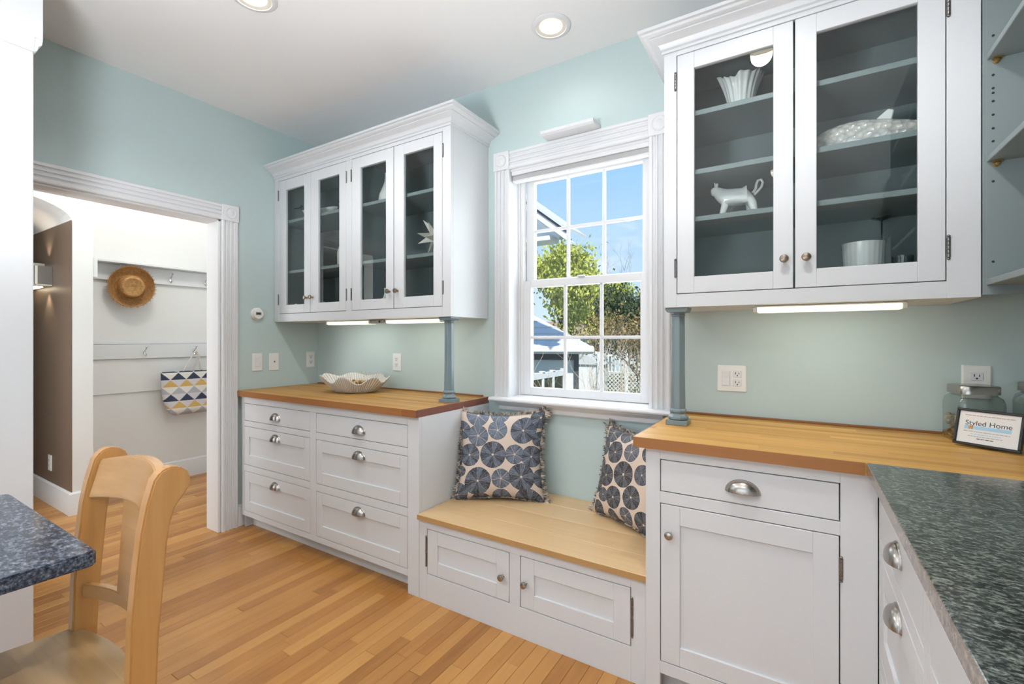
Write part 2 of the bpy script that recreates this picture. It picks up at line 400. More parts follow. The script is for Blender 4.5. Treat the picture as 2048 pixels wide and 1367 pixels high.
sash('lower_sash', .096, .930, 1.602, .976, 1.561)
sash('upper_sash', .135, 1.572, 2.228, 1.612, 2.188)
MB(O).box(2.165, 2.21, .082, .1, 1.602, 1.612).build('sash_lock', M['trim'], win, .002)
MB(O).box(1.79, 1.815, .096, .13, .93, 2.23).box(2.562, 2.586, .096, .13, .93, 2.23).build('jamb_liner', M['plastic'], win)
# blind rolled up in the window head
bl = thing('window_blind', 'white cellular blind raised into the top of the window', 'blind', (2.187, .03, 2.2)); O = (2.187, .03, 2.2)
MB(O).box(WX0 + .003, WX1 - .003, .004, .052, 2.205, 2.243).build('head_rail', M['trim'], bl, .003)
m = MB(O)
for i in range(6):
    z = 2.203 - i * .004; m.prism([(.012, z), (.008, z - .002), (.012, z - .004), (.046, z - .004), (.050, z - .002), (.046, z)], lambda p, q, t: (t, p, q), WX0 + .008, WX1 - .008)
m.build('folded_cells', M['shade'], bl)
MB(O).box(WX0 + .006, WX1 - .006, .008, .050, 2.168, 2.178).build('bottom_rail', M['trim'], bl, .003)
MB(O).box(2.11, 2.15, .002, .010, 2.166, 2.174).build('pull_tab', M['plastic'], bl, .002)
# little ledge on the head casing
m = MB(); m.prism([(-.0285, 2.3435), (-.085, 2.3435), (-.10, 2.350), (-.103, 2.362), (-.100, 2.366), (-.002, 2.366), (-.002, 2.3435)], lambda p, q, t: (t, p, q), 2.035, 2.335)
tag(m.build('picture_ledge', M['trim'], bevel=.001), 'small white wooden ledge standing on top of the window head casing', 'ledge')

# ------------------------------------------------------------------ hardware
def pull_mesh():
    a, h, d = .049, .040, .026; nu, nv = 17, 8
    m = MB()
    for sc, dd in ((1, 1), (.93, .93)):
        pts = []
        for i in range(nu):
            ph = math.pi * i / (nu - 1)
            for j in range(nv):
                th = math.pi / 2 * j / (nv - 1); c = math.cos(th) ** .8 if j < nv - 1 else 0
                pts.append((a * sc * math.cos(ph) * c, -d * dd * math.sin(th), h * sc * math.sin(ph) * c))
        m.grid(pts, nu, nv)
    # flange rim
    pts = []
    for i in range(nu):
        ph = math.pi * i / (nu - 1)
        for r, y in ((.93, -.0005), (.96, -.004), (1.03, -.004), (1.07, -.0005)):
            pts.append((a * r * math.cos(ph), y, h * r * math.sin(ph)))
    m.grid(pts, nu, 4)
    m.box(-a, a, -.0026, -.0004, -.002, .0015)
    return m.mesh('cup_pull', M['nickel'], smooth=R(60))
PULL = pull_mesh()
KNOBP = [(.0065, 0), (.0065, .002), (.0045, .004), (.0045, .013), (.009, .0165), (.0135, .020), (.0145, .025), (.012, .0295), (.006, .0315), (.0008, .032)]
KNOB = MB().lathe(KNOBP, lambda a, b, h: (a, -h, b), 18).mesh('knob', M['bronze'], smooth=True)
KNOBN = MB().lathe(KNOBP, lambda a, b, h: (a, -h, b), 18).mesh('knob', M['nickel'], smooth=True)
def hinge_mesh(L=.062):
    m = MB()
    for i in range(5):
        a = -L / 2 + i * L / 5; m.lathe([(.0036, a + .0006), (.0042, a + .0012), (.0042, a + L / 5 - .0012), (.0036, a + L / 5 - .0006)], XYZ, 10)
    for s in (-1, 1): m.lathe([(.002, s * L / 2), (.0046, s * (L / 2 + .002)), (.0046, s * (L / 2 + .005)), (.001, s * (L / 2 + .008))], XYZ, 10)
    m.box(-.0055, .0055, .0005, .002, -L / 2, L / 2)
    return m.mesh('hinge', M['hinge'], smooth=True)
HINGE = hinge_mesh()

# ------------------------------------------------------------------ cabinet pieces (local frame: front faces -y)
G = .0029
def shaker(par, name, x0, x1, z0, z1, Y, stile=.055, rail=.068, T=.02, flat=False):
    x0 += G; x1 -= G; z0 += G; z1 -= G
    m = MB()
    if flat: m.box(x0, x1, Y, Y + T, z0, z1)
    else:
        m.box(x0, x0 + stile, Y, Y + T, z0, z1).box(x1 - stile, x1, Y, Y + T, z0, z1)
        m.box(x0 + stile, x1 - stile, Y, Y + T, z0, z0 + rail).box(x0 + stile, x1 - stile, Y, Y + T, z1 - rail, z1)
    o = m.build(name, M['cab'], par, .0015)
    if not flat: MB().box(x0 + stile, x1 - stile, Y + .008, Y + .016, z0 + rail, z1 - rail).build('panel', M['cab'], o)
    return o
def glass_door(par, x0, x1, z0, z1, Y, g, knobx, knobz, hingex, T=.02):
    """g = glass x0,x1,z0,z1"""
    x0 += G; x1 -= G; z0 += G; z1 -= G
    m = MB(); m.box(x0, g[0], Y, Y + T, z0, z1).box(g[1], x1, Y, Y + T, z0, z1).box(g[0], g[1], Y, Y + T, z0, g[2]).box(g[0], g[1], Y, Y + T, g[3], z1)
    o = m.build('door', M['cab'], par, .0015)
    MB().box(g[0], g[1], Y + .010, Y + .013, g[2], g[3]).build('pane', M['cabglass'], o)
    link('knob', KNOB, o, (knobx, Y, knobz))
    for hz in (z0 + .1, z1 - .1): link('hinge', HINGE, o, (hingex, Y - .001, hz))
    return o
def face_frame(par, bars, Y, T=.02, name='face_frame'):
    m = MB()
    for b in bars: m.box(b[0], b[1], Y, Y + T, b[2], b[3])
    return m.build(name, M['cab'], par, .001)
CROWN = [(0, 2.402), (.008, 2.402), (.008, 2.411), (.004, 2.413), (.012, 2.418), (.014, 2.426), (.020, 2.435), (.031, 2.442), (.045, 2.447), (.050, 2.449), (.050, 2.454), (.060, 2.455), (.068, 2.459), (.072, 2.464), (.072, 2.467), (.083, 2.468), (.083, 2.480), (0, 2.480)]
def crown(par, path, normals, name='crown_moulding', o=(0, 0, 0)):
    """sweep CROWN along plan path with mitre normals"""
    n = len(CROWN); vs = []; fs = []
    for (x, y), (nx, ny) in zip(path, normals):
        for d, z in CROWN: vs.append((x + nx * d, y + ny * d, z))
    for i in range(len(path) - 1):
        for j in range(n): fs.append((i * n + j, i * n + (j + 1) % n, (i + 1) * n + (j + 1) % n, (i + 1) * n + j))
    fs += [tuple(range(n)), tuple(range((len(path) - 1) * n, len(path) * n))]
    m = MB(o); m.add(vs, fs); return m.build(name, M['cab'], par, smooth=R(22))

# --- left drawer cabinet
cb = thing('drawer_cabinet', 'white base cabinet of six drawers with cup pulls left of the window', 'cabinet')
Y = -.60
face_frame(cb, [(.035, .070, .085, .877), (.776, .832, .118, .833), (1.560, 1.634, 0, .877), (.07, 1.56, .833, .877), (.07, 1.56, .085, .118),
                (.07, .776, .681, .717), (.832, 1.56, .679, .719), (.07, .776, .383, .424), (.832, 1.56, .379, .422)], Y)
MB().box(1.614, 1.634, Y + .02, -.002, 0, .877).build('end_panel', M['cab'], cb)
MB().box(.035, .053, Y + .02, -.002, 0, .877).build('end_panel', M['cab'], cb)
MB().box(.053, 1.614, -.02, -.002, 0, .877).box(.053, 1.614, Y + .1, -.02, .09, .108).build('carcass', M['interior'], cb)
MB().box(.035, 1.60, -.535, -.517, 0, .085).build('toe_kick', M['cab'], cb)
for x0, x1, z0, z1, fl_ in ((.07, .776, .717, .833, 1), (.832, 1.56, .719, .833, 1), (.07, .776, .424, .681, 0), (.832, 1.56, .422, .679, 0), (.07, .776, .118, .383, 0), (.832, 1.56, .118, .379, 0)):
    d = shaker(cb, 'drawer', x0, x1, z0, z1, Y, .052, .066, flat=bool(fl_))
    link('cup_pull', PULL, d, ((x0 + x1) / 2 + .004, Y, (z0 + z1) / 2 - .022 if fl_ else z1 - .062))
# worktop
wt = thing('wooden_worktop', 'oiled butcher block worktop on the six drawer cabinet', 'worktop', (0, 0, .877)); O = (0, 0, .877)
MB(O).box(.004, 1.632, -.6185, -.002, .8775, .914).build('slab', M['butcher_dark'], wt, .0015)
MB(O).box(.004, 1.632, -.6210, -.6185, .8775, .9135).build('front_edge', M['butcher_edge'], wt)
MB(O).box(1.632, 1.6345, -.6210, -.002, .8775, .9135).build('end_edge', M['butcher_end'], wt)
MB(O).box(.03, 1.594, -.022, -.0025, .9142, .922).build('back_strip', M['butcher_edge'], wt, .001)

# --- left glass cabinet
cb = thing('glass_cabinet', 'white wall cabinet with four narrow glass doors left of the window', 'cabinet')
Y = -.352; Z0, Z1 = 1.380, 2.41
face_frame(cb, [(.003, .056, Z0, Z1), (.783, .836, 1.435, 2.381), (1.572, 1.630, Z0, Z1), (.056, 1.572, Z0, 1.435), (.056, 1.572, 2.381, Z1)], Y)
MB().box(1.612, 1.630, Y + .02, -.002, Z0, Z1).build('end_panel', M['cab'], cb)
MB().box(.003, 1.612, Y + .02, -.002, Z0, Z0 + .016).build('bottom_panel', M['cab'], cb)
m = MB().box(.003, .02, Y + .02, -.002, Z0 + .016, Z1 - .0).box(.02, 1.6, -.012, -.002, Z0 + .016, Z1).box(.02, 1.612, Y + .02, -.012, Z1 - .018, Z1).box(.800, .818, Y + .021, -.012, Z0 + .016, Z1 - .018).box(1.6, 1.612, Y + .02, -.012, Z0 + .016, Z1 - .018).box(.02, 1.6, Y + .021, -.012, Z0 + .0162, 1.436)
m.build('carcass', M['interior'], cb)
for (a, b) in ((.021, .799), (.819, 1.599)):
    for z in (2.080, 1.722):
        MB().box(a, b, -.325, -.013, z, z + .02).build('shelf', M['interior'], cb, .0015)
m = MB()
for xs in (.0202, .7997):
    for i in range(22):
        z = 1.50 + i * .038
        for yy in (-.29, -.06): m.box(xs - .0004, xs + .0006, yy - .003, yy + .003, z - .003, z + .003)
m.build('peg_holes', M['dark'], cb)['kind'] = 'stuff'
DZ0, DZ1 = 1.435, 2.381
for x0, x1, g, kx, hx in ((.056, .418, (.137, .350, 1.497, 2.305), .384, .052), (.418, .783, (.500, .716, 1.498, 2.311), .447, .787), (.836, 1.203, (.914, 1.138, 1.499, 2.313), 1.172, .832), (1.203, 1.572, (1.283, 1.507, 1.500, 2.317), 1.236, 1.576)):
    glass_door(cb, x0, x1, DZ0, DZ1, Y, g, kx, 1.537, hx)
crown(cb, [(.003, Y), (1.630, Y), (1.630, -.002)], [(0, -1), (1, -1), (1, 0)])
MB().box(.003, 1.63, Y, -.002, 2.41, 2.412).build('top_panel', M['cab'], cb)

# --- right glass cabinet
cb = thing('glass_cabinet', 'white wall cabinet with two wide glass doors right of the window', 'cabinet')
Y = -.37; Z0 = 1.386; XA, XB = 2.747, 3.669
face_frame(cb, [(XA, 2.795, Z0, Z1), (3.593, XB, Z0, Z1), (2.795, 3.593, Z0, 1.438), (2.795, 3.593, 2.385, Z1)], Y)
MB().box(XA, 2.765, Y + .02, -.002, Z0, Z1).build('end_panel', M['cab'], cb)
MB().box(2.765, XB, Y + .02, -.002, Z0, Z0 + .016).build('bottom_panel', M['cab'], cb)
m = MB().box(2.765, 2.777, Y + .02, -.002, Z0 + .016, Z1).box(3.651, XB, Y + .02, -.002, Z0 + .016, Z1).box(2.777, 3.651, -.012, -.002, Z0 + .016, Z1).box(2.777, 3.651, Y + .02, -.012, Z1 - .018, Z1).box(2.777, 3.651, Y + .021, -.012, Z0 + .0162, 1.439)
m.build('carcass', M['interior'], cb)
for z in (2.142, 1.910, 1.724):
    MB().box(2.778, 3.650, -.340, -.013, z, z + .02).build('shelf', M['interior'], cb, .0015)
m = MB()
for xs in (3.6506, 2.7772):
    for i in range(22):
        z = 1.50 + i * .038
        for yy in (-.30, -.06): m.box(xs - .0004, xs + .0006, yy - .003, yy + .003, z - .003, z + .003)
m.build('peg_holes', M['dark'], cb)['kind'] = 'stuff'
for x0, x1, g, kx, hx in ((2.795, 3.194, (2.861, 3.130, 1.504, 2.318), 3.164, 2.791), (3.194, 3.593, (3.260, 3.526, 1.504, 2.318), 3.230, 3.597)):
    glass_door(cb, x0, x1, 1.438, 2.385, Y, g, kx, 1.543, hx)
crown(cb, [(XA, -.002), (XA, Y), (XB, Y)], [(-1, 0), (-1, -1), (0, -1)])
MB().box(XA, XB, Y, -.002, 2.41, 2.412).build('top_panel', M['cab'], cb)

# --- bench
bn = thing('window_bench', 'built in window bench with maple seat and two small panel doors', 'bench', (2.19, -.3, 0)); O = (2.19, -.3, 0)
Y = -.60
m = MB(O)
for b in ((1.636, 1.686, 0, .385), (2.156, 2.209, .13, .347), (2.684, 2.744, 0, .385), (1.686, 2.684, .347, .385), (1.686, 2.684, 0, .13)): m.box(b[0], b[1], Y, Y + .02, b[2], b[3])
m.build('face_frame', M['cab'], bn, .001)
MB(O).box(1.636, 2.744, -.02, -.002, 0, .385).box(1.636, 1.65, Y + .02, -.02, 0, .385).box(2.73, 2.744, Y + .02, -.02, 0, .385).build('carcass', M['interior'], bn)
ys = [-.614, -.462, -.302, -.15, -.003]
for a, b in zip(ys, ys[1:]):
    MB(O).box(1.636, 2.744, a + .0004, b - .0004, .386, .411).build('seat_board', M['maple'], bn, .0015)
MB(O).box(1.636, 2.744, -.6155, -.614, .3865, .4095).build('seat_edge', M['maple_edge'], bn)
def bench_door(x0, x1, kx, hx):
    d = shaker(bn, 'door', x0, x1, .13, .347, Y, .064, .064)
    d.location = (-O[0], -O[1], -O[2])
    link('knob', KNOBN, d, (kx, Y, .239))
    for hz in (.276, .202): link('hinge', HINGE, d, (hx, Y - .001, hz))
bench_door(1.686, 2.156, 2.124, 1.682); bench_door(2.209, 2.684, 2.238, 2.688)

# --- right base cabinet
cb = thing('base_cabinet', 'white base cabinet with one drawer above one panel door right of the bench', 'cabinet')
Y = -.625
face_frame(cb, [(2.745, 2.795, 0, .877), (3.311, 3.398, 0, .877), (2.795, 3.311, .841, .877), (2.795, 3.311, .688, .728), (2.795, 3.311, .092, .134)], Y)
MB().box(2.745, 2.763, Y + .02, -.002, 0, .877).box(2.763, 3.398, -.02, -.002, 0, .877).box(2.763, 3.398, Y + .07, -.02, .095, .11).build('carcass', M['cab'], cb)
MB().box(2.763, 3.398, -.555, -.537, 0, .092).build('toe_kick', M['cab'], cb)
d = shaker(cb, 'drawer', 2.795, 3.311, .728, .841, Y, flat=True); link('cup_pull', PULL, d, (3.055, Y, .768))
d = shaker(cb, 'door', 2.795, 3.311, .134, .688, Y, .064, .065)
link('knob', KNOBN, d, (2.829, Y, .587))
for hz in (.591, .22): link('hinge', HINGE, d, (3.313, Y - .001, hz))
# --- granite run of drawers on the right wall (front faces -x)
for i, (ya, yb) in enumerate(((-.6255, -1.200), (-1.200, -1.76), (-1.76, -2.6))):
    W = ya - yb
    cb = thing('drawer_base_cabinet', ['white drawer cabinet under the granite next to the corner', 'white drawer cabinet under the granite second from the corner', 'white drawer cabinet under the granite nearest the viewer'][i], 'cabinet', (3.40, ya, 0), R(-90), 'drawer cabinets under the granite')
    r0 = .016 if i == 0 else .022
    face_frame(cb, [(0, r0 + .0, .092, .885), (W - .024, W, .092, .885), (r0, W - .024, .84, .885), (r0, W - .024, .665, .705), (r0, W - .024, .345, .385), (r0, W - .024, .092, .118)], 0)
    MB().box(0, W, .58, .597, 0, .885).box(0, .015, .02, .58, 0, .885).box(W - .015, W, .02, .58, 0, .885).build('carcass', M['cab'], cb)
    MB().box(0, W, .07, .085, 0, .092).build('toe_kick', M['cab'], cb)
    for z0, z1, f_ in ((.705, .84, 1), (.385, .665, 0), (.118, .345, 0)):
        d = shaker(cb, 'drawer', r0, W - .024, z0, z1, 0, .064, .068, flat=bool(f_))
        link('cup_pull', PULL, d, ((r0 + W - .024) / 2 + .01, 0, (z0 + z1) / 2 - .015 if f_ else z1 - .05))
# worktops right
wt = thing('wooden_worktop', 'golden butcher block worktop under the wide glass cabinet', 'worktop', (2.7, 0, .877)); O = (2.7, 0, .877)
MB(O).box(2.709, 3.998, -.645, -.002, .8775, .914).build('slab', M['butcher'], wt, .0015)
MB(O).box(2.7065, 3.366, -.648, -.645, .8775, .9135).build('front_edge', M['butcher_edge'], wt)
MB(O).box(2.7065, 2.709, -.645, -.002, .8775, .9135).build('end_edge', M['butcher_end'], wt)
MB(O).box(2.72, 3.99, -.022, -.0025, .9142, .922).build('back_strip', M['butcher_edge'], wt, .001)
wt = thing('granite_worktop', 'dark speckled granite worktop along the right wall', 'worktop', (3.4, -.65, .885)); O = (3.4, -.65, .885)
MB(O).box(3.3715, 3.998, -2.6, -.6485, .8855, .9145).build('slab', M['granite'], wt, .0012)
MB(O).box(3.3695, 3.3715, -2.6, -.6485, .8855, .913).build('sawn_edge', M['granite_edge'], wt)
# ------------------------------------------------------------------ open shelf unit on the right wall
ou = thing('open_shelf_unit', 'grey open wall shelves with adjustable pegs beside the wide glass cabinet', 'shelves', (3.84, -1, 1.4)); O = (3.84, -1, 1.4)
MB(O).box(3.672, 3.998, -.371, -.353, 1.392, 2.60).build('end_panel', M['interior'], ou, .001)
MB(O).box(3.672, 3.998, -2.0, -1.982, 1.392, 2.60).build('end_panel', M['interior'], ou, .001)
MB(O).box(3.985, 3.998, -1.982, -.371, 1.392, 2.60).build('back_panel', M['interior'], ou)
MB(O).box(3.672, 3.998, -2.0, -.353, 2.60, 2.62).build('top_panel', M['cab'], ou)
for z in (1.420, 1.783, 2.085, 2.37):
    MB(O).box(3.680, 3.984, -1.981, -.372, z, z + .018).build('shelf', M['interior'], ou, .0015)
for z in (2.154, 2.038, 1.999, 1.985, 1.961, 1.921, 1.881, 1.843, 1.725, 1.489):
    MB(O).lathe([(.0034, 0), (.0034, .0009), (.001, .001)], lambda a, b, h: (3.694 + a, -.3712 - h, z + b), 10).build('peg_hole', M['dark'], ou)
for z in (2.084, 1.782):
    m = MB(O); m.lathe([(.007, 0), (.007, .004), (.005, .006), (.005, .014), (.001, .0145)], lambda a, b, h: (3.700 + a, -.3712 - h, z - .0085 + b), 12); m.box(3.692, 3.712, -.388, -.3715, z - .003, z - .0005)
    m.build('shelf_peg', M['brass'], ou, smooth=True)

# ------------------------------------------------------------------ posts between worktops and wall cabinets
def post(name, label, x, y, ztop, n=8):
    t = thing(name, label, 'post', (x, y, .914), group='turned posts under the wall cabinets')
    H = ztop - .914
    q = math.pi / n
    def oct_(prof):
        c = 1 / math.cos(q)
        return MB().lathe([(r * c, h) for r, h in prof], lambda a, b, h: (a * math.cos(q) - b * math.sin(q), a * math.sin(q) + b * math.cos(q), h), n)
    MB().box(-.041, .041, -.041, .041, .0003, .020).build('plinth', M['post'], t, .0015)
    oct_([(.033, .020), (.037, .024), (.037, .032), (.031, .038), (.026, .044), (.027, .048), (.031, .052), (.031, .058), (.027, .064), (.0262, .066)]).build('base_moulding', M['post'], t, .0008)
    oct_([(.0262, .066), (.0255, .15), (.0235, H - .06), (.0235, H - .034)]).build('shaft', M['post'], t, .0012)
    oct_([(.0235, H - .034), (.026, H - .030), (.0235, H - .026), (.024, H - .024), (.031, H - .018)]).build('neck_moulding', M['post'], t, .0005)
    m = MB(); m.prism([(-.036, H - .018), (.036, H - .018), (.043, H - .008), (.043, H - .0004), (-.043, H - .0004), (-.043, H - .008)], lambda p, q_, t_: (p, t_, q_), -.038, .038)
    m.build('capital', M['post'], t, .001)
post('support_post', 'slate blue post on the left worktop at the end of the narrow glass cabinet', 1.575, -.300, 1.380, 8)
post('support_post', 'slate green eight sided post on the right worktop beside the window', 2.790, -.315, 1.386, 8)

# ------------------------------------------------------------------ under-cabinet lamps
def strip_lamp(label, x0, x1, y, z, pw):
    t = thing('undercabinet_lamp', label, 'lamp', ((x0 + x1) / 2, y, z), group='lit strip lamps under the wall cabinets'); L = (x1 - x0) / 2
    MB().box(-L - .012, L + .012, -.03, .045, -.006, -.0005).box(-L - .014, -L, -.03, .045, -.024, -.006).box(L, L + .014, -.03, .045, -.024, -.006).build('housing', M['plastic'], t, .002)
    m = MB(); m.prism([(-.028, -.0062), (-.029, -.018), (-.022, -.025), (.036, -.025), (.043, -.018), (.043, -.0062)], lambda p, q, t_: (t_, p, q), -L, L)
    m.build('diffuser', M['undercab'], t, .002)
    l = lamp('undercabinet_light', 'AREA', (0, .02, -.03), (R(22), 0, 0), pw, (.99, 1, .92), shape='RECTANGLE', size=2 * L, size_y=.05); l.parent = t
strip_lamp('lit strip lamp under the narrow glass cabinet nearer the room corner', .475, .885, -.235, 1.379, .46)
strip_lamp('lit strip lamp under the narrow glass cabinet beside the blue post', 1.045, 1.475, -.235, 1.379, .46)
strip_lamp('long lit strip lamp under the wide glass cabinet', 3.075, 3.497, -.285, 1.385, .62)
t = thing('lamp_connector', 'small dark socket between the two strip lamps', 'connector', (.965, -.25, 1.379))
MB().box(-.055, .055, -.012, .02, -.022, -.0005).build('box', M['nickel'], t, .002)
MB().lathe([(.007, 0), (.007, .001), (.001, .0012)], lambda a, b, h: (.02 + a, -.0121 - h, -.012 + b), 12).build('socket', M['dark'], t)

# ------------------------------------------------------------------ ceiling lights
RING = MB().lathe([(.072, 0), (.095, 0), (.095, -.003), (.088, -.008), (.074, -.009), (.072, -.006)], XYZ, 40, cap=False).mesh('trim_ring', M['trim'], smooth=True)
BAFF = MB().lathe([(.0725, -.0055), (.066, -.0035), (.060, -.003), (.055, -.0015)], XYZ, 36, cap=False).mesh('baffle', M['cream'], smooth=True)
BULB = MB().lathe([(.054, -.001), (.052, -.004), (.040, -.0075), (.02, -.0095), (.001, -.010)], XYZ, 32).mesh('bulb', M['bulb'], smooth=True)
for lab, x, y, pw in (('lit recessed ceiling light above the window', 2.196, -.290, 2.6), ('lit recessed ceiling light at the top edge of the picture', 1.172, -1.150, 40), ('lit recessed ceiling light in front of the wide glass cabinet', 3.04, -1.20, 54),
                      ('added recessed fill light, unseen, behind the viewer by the left wall end', 1.35, -3.2, 55), ('added recessed fill light, unseen, behind the viewer by the granite', 3.04, -3.2, 56)):  # the pair behind the viewer is added as unseen fill
    t = thing('recessed_light', lab, 'ceiling light', (x, y, CEIL - .0006), group='recessed ceiling lights')
    link('trim_ring', RING, t); link('baffle', BAFF, t); link('bulb', BULB, t)
    l = lamp('recessed_bulb', 'SPOT', (0, 0, -.014), (0, 0, 0), pw, (1, .975, .94), spot_size=R(150), spot_blend=.6, shadow_soft_size=.05); l.parent = t

# ------------------------------------------------------------------ plates on the walls
PLATES = 'switch and outlet plates'
def plate(name, label, cat, loc, rz, w, h, kind):
    """local frame: plate faces -y"""
    t = thing(name, label, cat, loc, rz, PLATES)
    m = MB(); m.prism([(-w / 2, 0), (-w / 2, -.003), (-w / 2 + .004, -.006), (w / 2 - .004, -.006), (w / 2, -.003), (w / 2, 0)], lambda p, q, t_: (p, q, t_), -h / 2, h / 2)
    m.build('cover_plate', M['plastic'], t, .001)
    def rocker(cx):
        MB().box(cx - .0175, cx + .0175, -.0075, -.006, -.034, .034).build('surround', M['plastic'], t, .0008)
        MB().prism([(-.0075, -.031), (-.0115, -.031), (-.0085, 0), (-.009, .031), (-.0075, .031)], lambda p, q, t_: (t_, p, q), cx - .0145, cx + .0145).build('rocker', M['trim'], t, .0006)
    def duplex(cx, rot=False):
        f = (lambda a, b: (cx + b, a)) if rot else (lambda a, b: (cx + a, b))
        def bx(m, a0, a1, b0, b1, y0, y1):
            p, q = f(a0, b0), f(a1, b1); return m.box(min(p[0], q[0]), max(p[0], q[0]), y0, y1, min(p[1], q[1]), max(p[1], q[1]))
        for s in (-1, 1):
            m = MB(); bx(m, -.0165, .0165, s * .0195 - .0145, s * .0195 + .0145, -.0085, -.006)
            o = m.build('receptacle', M['trim'], t, .001)
            m = MB(); bx(m, -.0078, -.0055, s * .0195 - .001, s * .0195 + .0085, -.0092, -.0085); bx(m, .0055, .0078, s * .0195 - .001, s * .0195 + .007, -.0092, -.0085); bx(m, -.0025, .0025, s * .0195 - .0095, s * .0195 - .0045, -.0092, -.0085)
            m.build('slots', M['dark'], o)
    def screw(cx, z):
        MB().lathe([(.003, 0), (.003, .001), (.001, .0013)], lambda a, b, h: (cx + a, -.006 - h, z + b), 10).build('screw', M['plastic'], t)
    if kind == 'rocker': rocker(0); screw(0, .048); screw(0, -.048)
    elif kind == 'jack':
        MB().box(-.008, .008, -.0085, -.006, -.008, .010).build('jack', M['trim'], t, .001); MB().box(-.004, .004, -.0092, -.0085, -.004, .005).build('port', M['dark'], t); screw(0, .042); screw(0, -.042)
    elif kind == 'duplex': duplex(0); screw(0, 0)
    elif kind == 'duplexh': duplex(0, True)
    elif kind == 'combo': rocker(-.023); duplex(.023); [screw(c, z) for c in (-.023, .023) for z in (.048, -.048)]
    return t
E90 = R(90)   # -y front turned to +x
plate('light_switch', 'white rocker switch plate on the wall beside the doorway casing', 'switch', (.0003, -.476, 1.098), E90, .072, .122, 'rocker')
plate('phone_jack', 'white jack plate between the light switch and the corner outlet', 'jack', (.0003, -.355, 1.096), E90, .072, .122, 'jack')
plate('wall_outlet', 'white outlet plate on the left wall next to the room corner', 'outlet', (.0003, -.063, 1.101), E90, .072, .118, 'duplex')
plate('wall_outlet', 'white outlet plate on the back wall above the shell bowl', 'outlet', (.870, -.0003, 1.101), 0, .078, .118, 'duplex')
plate('switch_outlet_plate', 'white double plate with rocker switch and outlet right of the green post', 'switch', (2.953, -.0003, 1.085), 0, .120, .116, 'combo')
plate('wall_outlet', 'white outlet plate half hidden behind the nut jar', 'outlet', (3.745, -.0003, 1.108), 0, .078, .118, 'duplex').rotation_euler = (0, R(0), 0)
th = thing('thermostat', 'round white thermostat on the wall between doorway and glass cabinet', 'thermostat', (.0003, -.481, 1.432), E90)
yl = lambda a, b, h: (a, -h, b)
MB().lathe([(.043, 0), (.043, .010), (.040, .014), (.036, .016), (.036, .024), (.033, .028), (.030, .0285), (.001, .0285)], yl, 36).build('body', M['plastic'], th, smooth=R(30))
MB().box(-.019, .019, -.0295, -.0285, -.008, .011).build('display', M['darkgrey'] if 'darkgrey' in M else M['hinge'], th, .003)
MB().box(-.012, .012, -.0300, -.0295, -.003, .006).build('digits', M['dark'], th)

# ------------------------------------------------------------------ hall beyond the doorway
HX, PX = -1.555, -1.205
m = MB().box(HX - .1, HX, -1.012, .12, 0, 2.75)
tag(m.build('wall_hall', M['hallwall']), 'white hall wall with coat rails seen through the doorway', 'wall', kind='structure')
m = MB().box(HX - .1, PX, -1.127, -1.012, 0, 2.75)
# arch head over the passage
ac, ar, ah, az = -1.627, .5, .165, 2.095
N = 20; arc = [(ac + ar * math.cos(math.pi * i / N), az + ah * math.sin(math.pi * i / N)) for i in range(N + 1)]
prof = [(-1.127, 2.75)] + arc + [(-2.127, 2.75)]
m.prism(prof, lambda p, q, t: (t, p, q), PX - .10, PX)
m.box(HX - .1, PX, -2.3, -2.127, 0, 2.75)
tag(m.build('wall_arch', M['hallwall']), 'white hall wall end with an arched passage opening', 'wall', kind='structure')
vault = [(p, q) for p, q in arc] + [(p, q + .04) for p, q in arc[::-1]]
tag(MB().prism(vault, lambda p, q, t: (t, p, q), -2.6, PX - .10).build('ceiling_passage', M['hallwall'], smooth=R(30)), 'pale vaulted ceiling of the arched passage', 'ceiling', kind='structure')
tag(MB().box(-2.6, PX - .0005, -1.131, -1.1275, .0, 2.108).build('wall_passage', M['brown']), 'brown satin painted passage wall', 'wall', kind='structure')
tag(MB().box(-2.7, -2.6, -2.3, -1.0, 0, 2.6).box(-2.6, PX, -2.16, -2.127, 0, 2.13).build('wall_passage_end', M['darkbrown']), 'dark wall at the far end of the brown passage', 'wall', kind='structure')
tag(MB().box(-2.30, -2.215, -1.165, -1.1315, 0, 2.11).build('trim_2', M['darkbrown']), 'dark upright trim at the end of the brown wall', 'trim', kind='structure')
tag(MB().box(-2.7, -.14, -3.6, .16, 2.75, 2.85).build('ceiling_hall', M['ceil']), 'white hall ceiling', 'ceiling', kind='structure')
tag(MB().box(-1.66, -.14, .06, .16, 0, 2.75).box(-2.7, -.14, -3.6, -3.5, 0, 2.75).build('wall_hall_ends', M['hallwall']), 'white end walls of the hall', 'wall', kind='structure')
bb = [(0, 0), (.016, 0), (.016, .125), (.012, .14), (.012, .15), (.004, .162), (0, .162)]
tag(MB().prism(bb, lambda p, q, t: (HX + p, t, q), -1.012, .06).build('baseboard_hall', M['trim'], smooth=R(20)), 'tall white baseboard along the hall coat wall', 'baseboard', kind='structure')
m = MB(); m.prism(bb, lambda p, q, t: (PX + p, t, q), -1.1475, -1.012); m.prism(bb, lambda p, q, t: (t, -1.1315 - p, q), -2.215, PX + .001)
tag(m.build('baseboard_passage', M['trim'], smooth=R(20)), 'tall white baseboard round the arched wall end and brown wall', 'baseboard', kind='structure')
